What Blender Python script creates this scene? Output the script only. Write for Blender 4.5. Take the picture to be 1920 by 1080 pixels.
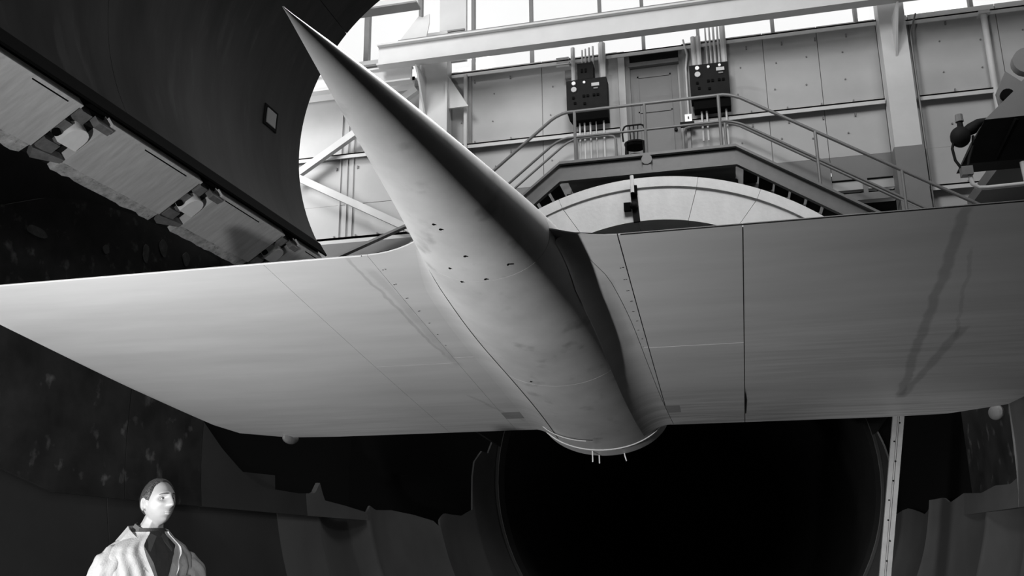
import bpy, bmesh, math, random
from mathutils import Vector, Matrix, noise
random.seed(7)
D = bpy.data
for o in list(D.objects): D.objects.remove(o, do_unlink=True)
C = bpy.context.scene.collection
R = math.radians

# ------------------------------------------------------------------ camera
YAW, PITCH, ROLL, FPX = R(13.24), R(14.76), R(-0.67), 1700.0
cf = Vector((-math.sin(YAW)*math.cos(PITCH), math.cos(YAW)*math.cos(PITCH), math.sin(PITCH)))
cr = Vector((math.cos(YAW), math.sin(YAW), 0)); cu = cr.cross(cf)
r2 = cr*math.cos(ROLL)+cu*math.sin(ROLL); u2 = -cr*math.sin(ROLL)+cu*math.cos(ROLL)
cam_d = D.cameras.new('camera'); cam = D.objects.new('camera', cam_d); C.objects.link(cam)
cam.matrix_world = Matrix(((r2.x, u2.x, -cf.x, 0), (r2.y, u2.y, -cf.y, 0), (r2.z, u2.z, -cf.z, 0), (0, 0, 0, 1)))
cam_d.sensor_width = 36; cam_d.lens = FPX/1920*36; cam_d.clip_start = .02; cam_d.clip_end = 300
S = bpy.context.scene; S.camera = cam

# ------------------------------------------------------------------ world, lights, exposure
w = D.worlds.new('world'); S.world = w; w.use_nodes = True
w.node_tree.nodes['Background'].inputs[0].default_value = (1, 1, 1, 1)
w.node_tree.nodes['Background'].inputs[1].default_value = 1.25
S.view_settings.view_transform = 'Standard'; S.view_settings.look = 'None'
S.view_settings.exposure = 0; S.view_settings.gamma = 1; S.view_settings.use_curve_mapping = False

def area(name, loc, aim, size, power, sy=None):
    l = D.lights.new(name, 'AREA'); l.energy = power; l.size = size
    if sy: l.shape = 'RECTANGLE'; l.size_y = sy
    o = D.objects.new(name, l); C.objects.link(o); o.location = loc
    o.rotation_euler = (Vector(aim)-Vector(loc)).to_track_quat('-Z', 'Y').to_euler(); return o
def bulb(name, loc, power, rad, aim=None, cone=None, blend=.4):
    l = D.lights.new(name, 'SPOT' if aim else 'POINT'); l.energy = power; l.shadow_soft_size = rad
    o = D.objects.new(name, l); C.objects.link(o); o.location = loc
    if aim:
        l.spot_size = R(cone); l.spot_blend = blend
        o.rotation_euler = (Vector(aim)-Vector(loc)).to_track_quat('-Z', 'Y').to_euler()
    return o
# added area lights and a spot, out of view, brightening the hall
area('added_hall_light', (-7.5, 10.5, 13.2), (-7.9, 17.5, 7.2), 2.5, 450)
area('added_hall_light', (-1, 8.0, 11.5), (-1, 14.5, 5), 2.5, 520)
area('added_hall_light', (6.0, 9.5, 13.2), (5.0, 17.5, 7), 3.0, 190)
area('added_hall_light', (5.0, 7.5, 12.8), (-1.0, 4.5, 1.5), 2.0, 160)  # added area light aimed at the model for its upper right rim
bulb('added_rim_spot', (1.2, 12.2, 12.9), 9000, .35, (-1.15, 3.6, 1.5), 26, .6)  # added unseen spot for the bright rim along the nose
area('added_hall_light', (-10.6, 15.0, 8.0), (-7.8, 17.5, 7.2), 1.6, 185)  # added area light hidden behind the lid, softens the girder shadows
# photographer's flash bulbs inside the test section
bulb('flash_bulb', (-3.95, 1.25, -0.25), 1420, .05, (-2.8, 6.4, 1.9), 120, 1.0)
bulb('flash_bulb', (-0.6, 0.5, -0.2), 520, .05, (-2.7, 4.6, -.1), 30, .8)
bulb('flash_bulb', (-0.8, 0.8, 0.0), 4200, .05, (3.0, 12.3, -1.6), 34, .9)

# ------------------------------------------------------------------ materials
def mat(name, col, rough=.6, metal=0.0, var=.0, scale=3.0, stretch=(1, 1, 1), bump=0.0, bscale=30, spots=0, spec=.5):
    m = D.materials.new(name); m.use_nodes = True; nt = m.node_tree; N = nt.nodes; L = nt.links
    b = N['Principled BSDF']; b.inputs['Roughness'].default_value = rough; b.inputs['Metallic'].default_value = metal
    b.inputs['Specular IOR Level'].default_value = spec
    b.inputs['Base Color'].default_value = (col, col, col, 1)
    tc = N.new('ShaderNodeTexCoord'); mp = N.new('ShaderNodeMapping'); L.new(tc.outputs['Object'], mp.inputs[0])
    mp.inputs['Scale'].default_value = stretch
    m['mp'] = mp.name
    if var:
        n = N.new('ShaderNodeTexNoise'); n.inputs['Scale'].default_value = scale; n.inputs['Detail'].default_value = 8
        n.inputs['Roughness'].default_value = .62
        L.new(mp.outputs[0], n.inputs['Vector'])
        r = N.new('ShaderNodeMapRange'); r.inputs['From Min'].default_value = .3; r.inputs['From Max'].default_value = .7
        r.inputs['To Min'].default_value = col*(1-var); r.inputs['To Max'].default_value = col*(1+var)
        L.new(n.outputs[0], r.inputs[0]); out = r.outputs[0]
        if spots:
            n2 = N.new('ShaderNodeTexNoise'); n2.inputs['Scale'].default_value = scale*2.2; n2.inputs['Detail'].default_value = 10
            L.new(mp.outputs[0], n2.inputs['Vector'])
            q = N.new('ShaderNodeMapRange'); q.inputs['From Min'].default_value = .60; q.inputs['From Max'].default_value = .74
            q.inputs['To Min'].default_value = 1; q.inputs['To Max'].default_value = spots
            L.new(n2.outputs[0], q.inputs[0])
            mu = N.new('ShaderNodeMath'); mu.operation = 'MULTIPLY'; L.new(out, mu.inputs[0]); L.new(q.outputs[0], mu.inputs[1]); out = mu.outputs[0]
        L.new(out, b.inputs['Base Color'])
    if bump:
        n = N.new('ShaderNodeTexNoise'); n.inputs['Scale'].default_value = bscale; n.inputs['Detail'].default_value = 6
        L.new(tc.outputs['Object'], n.inputs['Vector'])
        bp = N.new('ShaderNodeBump'); bp.inputs['Strength'].default_value = bump; bp.inputs['Distance'].default_value = .01
        L.new(n.outputs[0], bp.inputs['Height']); L.new(bp.outputs[0], b.inputs['Normal'])
    return m

M = {}
M['sheet'] = mat('painted_sheet', .41, .6, var=.06, scale=1.3, bump=.05, bscale=8)
M['steel'] = mat('painted_steel', .55, .55, var=.05, scale=2)
M['dado'] = mat('grey_paint', .17, .6, var=.06, scale=2)
M['door'] = mat('door_paint', .16, .55, var=.06, scale=2)
M['rail'] = mat('rail_paint', .15, .45, var=.1, scale=6)
M['dark'] = mat('dark_steel', .010, .7, var=.3, scale=4, spec=.2)
M['black'] = mat('black_paint', .003, .9, spec=.1)
M['box'] = mat('panel_black', .010, .7, var=.2, scale=8, spec=.15)
M['white'] = mat('white_enamel', .85, .3)
M['pale'] = mat('pale_dial', .45, .4)
M['ring'] = mat('chalky_paint', .90, .8, var=.08, scale=3, stretch=(1, 1, .6), bump=.35, bscale=18)
M['patch2'] = mat('bare_metal_patch', .05, .7, var=.7, scale=9)
M['bracket'] = mat('bracket_paint', .16, .6, var=.3, scale=12)
M['lid'] = mat('lid_paint', .0165, .5, var=.55, scale=1.1, stretch=(.35, 1.8, .35), spots=1.8, spec=.15)
M['cut'] = mat('flange_paint', .56, .6, var=.14, scale=5, stretch=(.5, 3, .5), bump=.15, bscale=25)
M['cut_rough'] = mat('flaking_paint', .46, .8, var=.45, scale=9, bump=.8, bscale=30, spots=.25)
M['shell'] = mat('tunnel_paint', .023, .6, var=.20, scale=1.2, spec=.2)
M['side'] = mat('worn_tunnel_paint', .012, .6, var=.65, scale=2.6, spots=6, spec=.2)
M['flute'] = mat('fluted_metal', .060, .45, var=.15, scale=1.5)
M['duct'] = mat('duct_black', .03, .6, var=.3, scale=1)
M['glasswhite'] = None
M['wood'] = mat('wood_plank', .25, .7, var=.3, scale=3, stretch=(1, 8, 8))
M['floor'] = mat('concrete', .30, .8, var=.1, scale=1)
M['roof'] = mat('roof_paint', .5, .8, var=.05)

def glass():
    m = D.materials.new('window_glass'); m.use_nodes = True; N = m.node_tree.nodes; L = m.node_tree.links
    N.remove(N['Principled BSDF']); t = N.new('ShaderNodeBsdfTransparent'); g = N.new('ShaderNodeBsdfGlossy'); x = N.new('ShaderNodeMixShader')
    t.inputs[0].default_value = (.93, .93, .93, 1); g.inputs['Roughness'].default_value = .05; x.inputs[0].default_value = .06
    L.new(t.outputs[0], x.inputs[1]); L.new(g.outputs[0], x.inputs[2]); L.new(x.outputs[0], N['Material Output'].inputs[0]); return m
M['glass'] = glass()

# ------------------------------------------------------------------ mesh helpers (world coordinates in, parent offset removed)
class MB:
    def __init__(s): s.v = []; s.f = []
    def add(s, vs, fs):
        k = len(s.v); s.v += [tuple(p) for p in vs]; s.f += [tuple(i+k for i in q) for q in fs]; return s
    def box(s, x0, x1, y0, y1, z0, z1):
        return s.hexa([(x0, y0, z0), (x1, y0, z0), (x1, y1, z0), (x0, y1, z0), (x0, y0, z1), (x1, y0, z1), (x1, y1, z1), (x0, y1, z1)])
    def hexa(s, p): return s.add(p, [(3, 2, 1, 0), (4, 5, 6, 7), (0, 1, 5, 4), (1, 2, 6, 5), (2, 3, 7, 6), (3, 0, 4, 7)])
    def beam(s, a, b, w, h, up=(0, 0, 1)):
        a = Vector(a); b = Vector(b); d = (b-a).normalized(); sd = d.cross(Vector(up)).normalized()*w/2; u = sd.cross(d).normalized()*h/2
        return s.hexa([a-sd-u, a+sd-u, b+sd-u, b-sd-u, a-sd+u, a+sd+u, b+sd+u, b-sd+u])
    def prism(s, poly, axis, c0, c1):     # poly in the two other axes
        def P(p, c): return {'x': (c, p[0], p[1]), 'y': (p[0], c, p[1]), 'z': (p[0], p[1], c)}[axis]
        n = len(poly)
        return s.add([P(p, c0) for p in poly]+[P(p, c1) for p in poly],
                     [tuple(range(n)), tuple(range(2*n-1, n-1, -1))]+[(i, n+i, n+(i+1) % n, (i+1) % n) for i in range(n)])
    def tube(s, pts, r, n=8, cap=True):
        pts = [Vector(p) for p in pts]; rs = r if isinstance(r, (list, tuple)) else [r]*len(pts); rings = []
        u = None
        for i, p in enumerate(pts):
            d = (pts[min(i+1, len(pts)-1)]-pts[max(i-1, 0)]).normalized()
            if u is None: u = d.cross(Vector((0.13, .31, 1)) if abs(d.z) < .9 else Vector((1, .2, 0))).normalized()
            u = (u-d*u.dot(d)).normalized(); v = d.cross(u)
            rings.append([p+(u*math.cos(t)+v*math.sin(t))*rs[i] for t in [2*math.pi*k/n for k in range(n)]])
        return s.loft(rings, cap=cap)
    def loft(s, rings, close=True, cap=True):
        n = len(rings[0]); vs = [p for q in rings for p in q]; fs = []
        for i in range(len(rings)-1):
            for k in range(n if close else n-1):
                a = i*n+k; b = i*n+(k+1) % n; fs.append((a, b, b+n, a+n))
        if cap and close: fs += [tuple(range(n-1, -1, -1)), tuple(range((len(rings)-1)*n, len(rings)*n))]
        return s.add(vs, fs)
    def ball(s, c, r, n=10, m=7):
        r = r if isinstance(r, (tuple, list)) else (r, r, r); rings = []
        for i in range(m+1):
            a = -math.pi/2+math.pi*i/m; q = max(math.cos(a), .02)
            rings.append([(c[0]+r[0]*q*math.cos(2*math.pi*k/n), c[1]+r[1]*q*math.sin(2*math.pi*k/n), c[2]+r[2]*math.sin(a)) for k in range(n)])
        return s.loft(rings)
    def grid(s, fn, nu, nv, thick=None):
        a = [[fn(i/nu, j/nv) for j in range(nv+1)] for i in range(nu+1)]
        return s.loft(a, close=False)

def tag(o, label=None, cat=None, group=None, kind=None):
    if label: o['label'] = label
    if cat: o['category'] = cat
    if group: o['group'] = group
    if kind: o['kind'] = kind
    return o
def mk(name, mb, m, parent=None, smooth=False, **k):
    me = D.meshes.new(name); v = mb.v
    if parent is not None:
        off = wloc(parent); v = [(p[0]-off[0], p[1]-off[1], p[2]-off[2]) for p in v]
    me.from_pydata(v, [], mb.f); me.update()
    bm = bmesh.new(); bm.from_mesh(me); bmesh.ops.recalc_face_normals(bm, faces=bm.faces); bm.to_mesh(me); bm.free()
    if smooth:
        for p in me.polygons: p.use_smooth = True
        try: me.set_sharp_from_angle(angle=R(38))
        except Exception: pass
    me.materials.append(m if not isinstance(m, str) else M[m])
    o = D.objects.new(name, me); C.objects.link(o)
    if parent is not None: o.parent = parent
    return tag(o, **k)
def wloc(o):
    l = Vector(o.location)
    while o.parent: o = o.parent; l = l+o.location
    return l
def E(name, loc, label, cat, group=None, kind=None):
    o = D.objects.new(name, None); C.objects.link(o); o.location = loc; o.empty_display_size = .2
    return tag(o, label, cat, group, kind)
def copyto(src, parent, delta, name=None):
    c = src.copy(); C.objects.link(c); c.parent = parent; c.location = Vector(src.location)+Vector(delta); return c

# ================================================================== SETTING: the hall
YW = 17.5
def struct(name, mb, m, label, cat='wall'): return mk(name, mb, m, None, label=label, cat=cat, kind='structure')
struct('floor', MB().box(-16, 16, -8, 19, -5.3, -5.0), 'floor', 'concrete hall floor far below the test section', 'floor')
struct('ceiling', MB().box(-16, 16, -8, 19, 14.2, 14.5), 'roof', 'pale hall ceiling high above the tunnel', 'ceiling')
struct('wall_left', MB().box(-16, -15.8, -8, 19, -5, 14.2), 'sheet', 'pale sheet wall on the left side of the hall')
struct('wall_right', MB().box(15.8, 16, -8, 19, -5, 14.2), 'sheet', 'pale sheet wall on the right side of the hall')
struct('wall_near', MB().box(-16, 16, -8.2, -8, -5, 14.2), 'sheet', 'pale sheet wall of the hall behind the viewer')

far = E('wall_far', (0, YW, 5), 'far hall wall of pale painted metal sheets with horizontal girts', 'wall', kind='structure')
SX = [-15.8, -14.2, -12.6, -11.0, -9.5, -8.0, -6.5, -4.97, -3.4, -1.75, -.33, 1.23, 2.29, 3.42, 4.03, 5.62, 7.2, 8.8, 10.4, 12.2, 14.0, 15.8]
for i in range(len(SX)-1):
    x0, x1 = SX[i], SX[i+1]
    mid = (x0+x1)/2
    rows = [(9.78, 7.97), (7.97, 6.90), (6.90, 6.05), (6.05, 4.4)]
    for (zt, zb) in rows:
        if x0 == -1.75 and zb > 6.6: continue          # doorway
        dado = -4.3 < mid < 3.6 and zt < 6.95
        if dado and 1.9 < mid < 3.4 and zt < 7 and zb > 5: # opening panel: leave a slot
            mk('metal_sheet', MB().box(x0+.006, x1-.006, YW, YW+.03, 6.42, zt-.003), 'dado', far); continue
        if dado and 1.9 < mid < 3.4: 
            mk('metal_sheet', MB().box(x0+.006, x1-.006, YW, YW+.03, zb, 5.35), 'dado', far); continue
        y = YW + random.uniform(-.006, .006)
        mk('metal_sheet', MB().box(x0+.006, x1-.006, y, y+.03, zb+.003, zt-.003), 'dado' if dado else 'sheet', far)
# backing behind the sheets (with the doorway and the slot left open to a dark room)
mk('backing', MB().box(-15.8, 15.8, YW+.05, YW+.1, 6.62, 9.76).box(-15.8, 15.8, YW+.05, YW+.1, 4.3, 5.3).box(-15.8, 1.0, YW+.05, YW+.1, 5.3, 6.62).box(3.42, 15.8, YW+.05, YW+.1, 5.3, 6.62), 'sheet', far)
mk('recess', MB().box(1.0, 3.5, YW+.5, YW+.55, 5.2, 6.7), 'black', far)
mk('slot_rail', MB().box(1.2, 3.42, YW-.02, YW+.2, 5.98, 6.12), 'dado', far)
mk('slot_rail', MB().box(1.2, 3.42, YW+.05, YW+.2, 6.22, 6.4), 'sheet', far)
mk('slot_rail', MB().box(1.2, 3.42, YW+.0, YW+.2, 5.35, 5.55), 'dado', far)
for x in (2.14, 2.85): mk('slot_post', MB().box(x, x+.08, YW, YW+.2, 6.1, 6.42), 'dado', far)
def girt(x0, x1, z, name='girt', y=YW, h=.10, d=.16):
    mk(name, MB().box(x0, x1, y-d, y, z-h*.15, z+h*.15).box(x0, x1, y-d, y-d+.02, z-h*.9, z+h*.15), 'steel', far)
girt(-5.4, -1.75, 7.95); girt(-.33, 3.40, 7.95); girt(4.0, 15.5, 7.93); girt(4.0, 15.5, 6.09); girt(-15.5, -6.2, 8.03); girt(-15.5, -6.2, 6.06, h=.18, d=.2)
girt(-5.4, 3.42, 9.66, 'head_rail', h=.10, d=.14); girt(3.9, 15.5, 9.58, 'head_rail', h=.10, d=.14); girt(-15.5, -6.2, 9.60, 'head_rail', h=.3, d=.3)
# small cleats standing above and below the girts
k = 0
cl = mk('cleat', MB().box(-.012, .012, -.03, 0, 0, .07), 'dado', None); me = cl.data; D.objects.remove(cl)
for zt in (8.0, 9.45, 7.72, 6.12):
    for x in (-4.9, -4.1, -2.6, .35, .9, 1.6, 2.25, 2.85, 4.7, 5.4, -8.1, -7.6, -7.1):
        if zt == 7.72 and x > 3.5: continue
        if (x < -6 or x > 4) is False and zt < 7: continue
        c = D.objects.new('cleat', me); C.objects.link(c); c.parent = far; c.location = (x, -.002, zt-5)
bolt = MB().tube([(0, -.015, 0), (0, 0, 0)], .017, 6)
bo = mk('bolt', bolt, 'dado', None); me = bo.data; D.objects.remove(bo)
for x in (-5.15, -4.45, -3.2, .7, 1.45, 2.0, 2.7, 4.6, 5.3, 6.1):
    for z in (9.1, 8.5, 7.4):
        c = D.objects.new('bolt', me); C.objects.link(c); c.parent = far; c.location = (x+random.uniform(-.06, .06), -.004, z-5+random.uniform(-.06, .06))
# vertical seam battens seen on the left bay
for x in (-8.02, -7.86, -7.72): mk('seam_batten', MB().box(x, x+.03, YW-.03, YW, 4.4, 9.5), 'sheet', far)
# lower wall continues either side of the tunnel
struct('wall_far_lower', MB().box(-15.8, -5.6, YW+.05, YW+.15, -5, 4.4).box(4.6, 15.8, YW+.05, YW+.15, -5, 4.4), 'dado', 'grey lower part of the far hall wall beside the tunnel duct')
struct('wall_far_upper', MB().box(-15.8, 15.8, YW+.05, YW+.2, 13.6, 14.2), 'sheet', 'pale strip of far wall above the clerestory windows')

# clerestory windows
win = E('window_1', (0, YW, 9.75), 'long clerestory window band glowing white above the sheet wall', 'window', kind='structure')
MX = [-15.8, -13.2, -11.5, -10.1, -8.8, -7.50, -6.2, -4.95, -3.62, -2.1, -1.19, -.05, 1.46, 3.08, 5.22, 6.7, 8.2, 9.7, 11.2, 13, 15.8]
for i, x in enumerate(MX):
    wd = .05 if x != -7.50 else .10
    mk('mullion', MB().box(x-wd/2-.01, x+wd/2+.01, YW, YW+.14, 9.74, 13.6), 'dado' if x != -7.5 else 'rail', win)
for i in range(len(MX)-1):
    for z0, z1 in ((9.80, 12.3), (12.34, 13.6)):
        mk('pane', MB().box(MX[i]+.03, MX[i+1]-.03, YW+.06, YW+.066, z0, z1), 'glass', win)
for z in (12.32,): mk('glazing_bar', MB().box(-15.8, 15.8, YW+.05, YW+.08, z-.015, z+.015), 'steel', win)

# door in the far wall
dr = E('door_1', (-1.0, YW, 6.65), 'grey panelled door under a dark transom at the top landing', 'door', kind='structure')
mk('leaf', MB().box(-1.50, -.52, YW+.02, YW+.07, 6.65, 9.33), 'door', dr)
mk('panel_moulding', MB().box(-1.36, -.66, YW, YW+.03, 9.10, 9.14).box(-1.36, -1.33, YW, YW+.03, 6.9, 9.14).box(-.69, -.66, YW, YW+.03, 6.9, 9.14).box(-1.36, -.66, YW, YW+.03, 8.3, 8.33), 'door', dr)
mk('transom', MB().box(-1.55, -.45, YW+.03, YW+.08, 9.42, 9.7), 'dark', dr)
mk('head_jamb', MB().box(-1.52, -.48, YW-.08, YW+.08, 9.34, 9.43), 'rail', dr)
mk('jamb', MB().box(-1.74, -1.6, YW-.12, YW+.05, 6.65, 9.7), 'sheet', dr)
mk('jamb', MB().box(-1.6, -1.5, YW-.05, YW+.08, 6.65, 9.7), 'door', dr)
mk('jamb', MB().box(-.48, -.40, YW-.05, YW+.08, 6.65, 9.7), 'door', dr)
mk('jamb', MB().box(-.40, -.33, YW-.12, YW+.05, 6.65, 9.7), 'rail', dr)
h = mk('handle', MB().tube([(-.62, YW-.04, 7.85), (-.62, YW+.02, 7.85)], .035, 8), 'dark', dr)
mk('backing', MB().box(-1.75, -.33, YW+.09, YW+.1, 6.62, 9.7), 'dark', dr)

# ================================================================== steelwork
def column(x0, x1, y0, y1, zb, zt, label, gus=True):
    o = E('steel_column', ((x0+x1)/2, (y0+y1)/2, zb), label, 'column', 'steel columns of the far wall')
    mk('web', MB().box(x0, x1, y1-.02, y1, zb, zt), 'steel', o)
    mk('flange', MB().box(x0, x1, y0, y0+.03, zb, zt), 'steel', o)
    mk('side_plate', MB().box(x0+.006, x0+.03, y0+.031, y1-.021, zb, zt).box(x1-.03, x1-.006, y0+.031, y1-.021, zb, zt), 'steel', o)
    return o
c1 = column(3.42, 3.90, 17.1, 17.45, 4.4, 10.6, 'wide pale steel column at the right carrying the crane girder')
mk('haunch', MB().prism([(17.1, 9.5), (17.1, 8.7), (16.45, 9.5)], 'x', 3.64, 3.68), 'steel', c1)
mk('base_wrap', MB().box(3.40, 3.92, 17.08, 17.46, 4.4, 6.83), 'dado', c1)
mk('conduit', MB().tube([(3.98, 17.2, 4.4), (3.98, 17.2, 9.2), (4.12, 17.2, 9.62)], .018, 6), 'rail', c1)
c2 = column(-6.05, -5.42, 17.1, 17.45, 4.4, 10.6, 'pale steel column at the left under the end of the crane girder')
mk('haunch', MB().prism([(17.1, 9.5), (17.1, 8.6), (16.45, 9.5)], 'x', -5.93, -5.89), 'steel', c2)
mk('side_bracket', MB().prism([(-5.42, 9.55), (-4.95, 8.75), (-5.42, 8.75)], 'y', 17.15, 17.2), 'steel', c2)
mk('batten', MB().box(-5.1, -5.03, 17.3, 17.4, 4.4, 9.6).box(-5.45, -5.4, 17.05, 17.3, 4.4, 9.5), 'steel', c2)
c3 = column(-5.69, -5.07, 17.38, 17.48, 10.0, 14.0, 'flat pale column rising between the clerestory windows')
mk('splice_plate', MB().box(-5.67, -5.10, 17.35, 17.39, 10.72, 10.76), 'rail', c3)
c4 = E('pipe_column', (5.4, 17.35, 5), 'slim pale pipe column near the right edge between two sheets', 'column')
mk('pipe', MB().tube([(5.37, 17.38, 5), (5.37, 17.38, 9.5)], .06, 12), 'steel', c4, smooth=True)
mk('cap_plate', MB().box(5.27, 5.47, 17.3, 17.5, 9.5, 9.56), 'steel', c4)

g = E('crane_girder', (-1.5, 16.5, 9.53), 'long pale I-beam crane girder running under the clerestory', 'girder')
def tilt(z, x): return z
for nm, (y0, y1, z0, z1) in {'web': (16.42, 16.45, 9.57, 9.99), 'bottom_flange': (16.32, 16.56, 9.53, 9.57), 'top_flange': (16.32, 16.56, 9.99, 10.03)}.items():
    mk(nm, MB().box(-6.75, 7.5, y0, y1, z0, z1), 'steel', g)
mk('crane_rail', MB().box(-6.3, 7.5, 16.40, 16.48, 10.03, 10.10), 'dado', g)
mk('gusset_plate', MB().prism([(-6.35, 10.03), (-5.86, 10.64), (-5.78, 10.60), (-5.62, 10.66), (-5.62, 10.44), (-5.70, 10.03)], 'y', 16.45, 16.48), 'steel', g)
for x in (-4.8, -3.0, -1.2, .6, 2.4): mk('stiffener', MB().box(x, x+.02, 16.45, 16.56, 9.57, 9.99), 'steel', g)
g2 = E('roof_girder', (-9, 16.2, 10.8), 'pale horizontal girder at the top left above the windows', 'girder')
mk('web', MB().box(-15, -5.8, 16.2, 16.3, 10.80, 10.98), 'steel', g2); mk('bottom_flange', MB().box(-15, -5.8, 16.1, 16.4, 10.76, 10.80), 'dado', g2)
g3 = E('wall_girder', (-10, 16.9, 9.45), 'pale horizontal girder on the left bay just above the bracing', 'girder')
mk('web', MB().box(-15, -6.1, 16.72, 16.77, 9.32, 9.62), 'steel', g3); mk('bottom_flange', MB().box(-15, -6.1, 16.65, 16.85, 9.28, 9.32), 'steel', g3); mk('top_flange', MB().box(-15, -6.1, 16.65, 16.85, 9.62, 9.66), 'steel', g3)
g5 = E('window_girder', (-10, 17, 10.15), 'short bright girder crossing the left clerestory beside the crane girder', 'girder')
mk('web', MB().box(-15, -6.85, 17.3, 17.35, 10.08, 10.24), 'steel', g5); mk('bottom_flange', MB().box(-15, -6.85, 17.2, 17.5, 10.03, 10.08), 'dado', g5)
def brace(a, b, label, w=.13):
    o = E('diagonal_brace', a, label, 'brace', 'diagonal wall braces of the left bay')
    mk('flange', MB().beam(a, b, .05, w, up=(0, 1, 0)), 'steel', o)
    d = (Vector(b)-Vector(a)).normalized(); n = Vector((-d.z, 0, d.x))*w*.45
    if 'dark' in label: o.children[0].data.materials[0] = M['dado']; return
    mk('lip', MB().beam(Vector(a)+n-Vector((0, .05, 0)), Vector(b)+n-Vector((0, .05, 0)), .14, .02, up=(0, 1, 0)), 'steel', o)
brace((-9.1, 17.2, 7.42), (-6.12, 17.2, 9.28), 'pale diagonal brace rising to the right behind the nose')
brace((-9.1, 17.2, 7.58), (-6.12, 17.2, 5.97), 'pale diagonal brace falling to the right behind the nose')
brace((-9.0, 16.80, 5.0), (-6.12, 16.80, 6.05), 'dark short diagonal brace low beside the wing root')
o = E('bottom_girder', (-8, 17, 5.6), 'grey horizontal girder low on the left bay above the wing', 'girder')
mk('web', MB().box(-15, -6, 17.0, 17.08, 5.45, 5.85), 'dado', o); mk('bottom_flange', MB().box(-15, -6, 16.85, 17.2, 5.40, 5.46), 'dado', o)

# ================================================================== walkway with stairs
st = E('stair_landing', (-1.1, 16.2, 6.2), 'grey steel landing with pipe rails and stairs down both sides before the door', 'stairs')
LX0, LX1, YF, YB, ZD = -2.75, .48, 15.8, 17.1, 6.62
SLL, SLR = .80, .655    # slopes
mk('deck', MB().box(LX0, LX1, YF, YW, ZD-.04, ZD), 'dado', st)
def path_z(x, z0):
    if x < LX0: return z0-(LX0-x)*SLL
    if x > LX1: return z0-(x-LX1)*SLR
    return z0
XL, XR = -6.0, 4.6
def band(zt, zb, y0, y1, m, name):
    for a, b in ((XL, LX0), (LX0, LX1), (LX1, XR)):
        mb = MB().hexa([(a, y0, path_z(a, zb)), (b, y0, path_z(b, zb)), (b, y1, path_z(b, zb)), (a, y1, path_z(a, zb)),
                        (a, y0, path_z(a, zt)), (b, y0, path_z(b, zt)), (b, y1, path_z(b, zt)), (a, y1, path_z(a, zt))])
        mk(name, mb, m, st)
band(6.62, 6.26, YF, YF+.03, 'rail', 'stringer')
band(6.65, 6.60, YF-.09, YF+.03, 'rail', 'top_flange')
band(6.30, 6.25, YF-.09, YF+.03, 'rail', 'bottom_flange')
mk('stringer', MB().hexa([(LX1, YB, path_z(LX1, 6.25)), (XR, YB, path_z(XR, 6.25)), (XR, YB+.04, path_z(XR, 6.25)), (LX1, YB+.04, path_z(LX1, 6.25)), (LX1, YB, 6.62), (XR, YB, path_z(XR, 6.62)), (XR, YB+.04, path_z(XR, 6.62)), (LX1, YB+.04, 6.62)]), 'rail', st)
mk('stringer', MB().hexa([(XL, YB, path_z(XL, 6.25)), (LX0, YB, 6.25), (LX0, YB+.04, 6.25), (XL, YB+.04, path_z(XL, 6.25)), (XL, YB, path_z(XL, 6.62)), (LX0, YB, 6.62), (LX0, YB+.04, 6.62), (XL, YB+.04, path_z(XL, 6.62))]), 'rail', st)
tr = None
for k in range(1, 16):
    x = LX1+.27*k; z = path_z(x, 6.60); mk('tread', MB().box(x-.14, x+.12, YF+.03, YB, z-.04, z), 'dark', st)
    x = LX0-.23*k
    if k < 14: z = path_z(x, 6.60); mk('tread', MB().box(x-.12, x+.12, YF+.03, YB, z-.04, z), 'dark', st)
mk('light_fitting', MB().tube([(-1.12, YF-.1, 6.52), (-1.12, YF-.02, 6.52)], .1, 10).box(-1.2, -1.04, YF-.08, YF-.02, 6.3, 6.42), 'rail', st)
def rail_path(y, h, x0=None, x1=None, drop0=False, drop1=False):
    pts = []
    x0 = XL if x0 is None else x0; x1 = XR if x1 is None else x1
    xs = [x0]
    for c in (LX0, LX1):
        for dx in (-.16, -.06, .06, .16):
            if x0 < c+dx < x1: xs.append(c+dx)
    xs.append(x1); xs = sorted(xs)
    return [(x, y, path_z(x, 6.62+h)+(-.02 if min(abs(x-LX0), abs(x-LX1)) < .1 else 0)) for x in xs]
mk('handrail', MB().tube(rail_path(YF, 1.06), .030, 8), 'rail', st, smooth=True)
mk('mid_rail', MB().tube(rail_path(YF, .53), .024, 8), 'rail', st, smooth=True)
for x in (-5.3, -4.1, LX0+.30, -1.12, .24, 1.87, 3.22):
    mk('post', MB().tube([(x, YF, path_z(x, 6.60)), (x, YF, path_z(x, 7.67))], .030, 8), 'rail', st, smooth=True)
# rear rails returning at the doorway
def rear(x0, x1, xa, drop):
    for h in (1.08, .50):
        p = rail_path(YB, h, x0, x1)
        if drop > 0: p += [(x1+.12, YB, 6.62+h-.03), (x1+.17, YB, 6.62+h-.12)]
        else: p = [(x0-.17, YB, 6.62+h-.12), (x0-.12, YB, 6.62+h-.03)]+p
        mk('rear_rail', MB().tube(p, .024, 8), 'rail', st, smooth=True)
    mk('post', MB().tube([(xa, YB, 6.6), (xa, YB, 7.6)], .028, 8), 'rail', st, smooth=True)
rear(XL, -1.98, -1.82, 1); rear(-.30, XR, -.47, -1)
for x in (-2.62, .35): mk('post', MB().tube([(x, YB, 6.6), (x, YB, 7.7)], .026, 8), 'rail', st, smooth=True)
for x0, x1 in ((-2.75, -2.45), (.12, .5)): mk('hanger', MB().box(x0, x1, 16.6, 16.7, 4.9, 6.3), 'dark', st)
mk('cross_beam', MB().box(LX0, LX1, 16.45, 16.5, 6.0, 6.26), 'dark', st)
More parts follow.
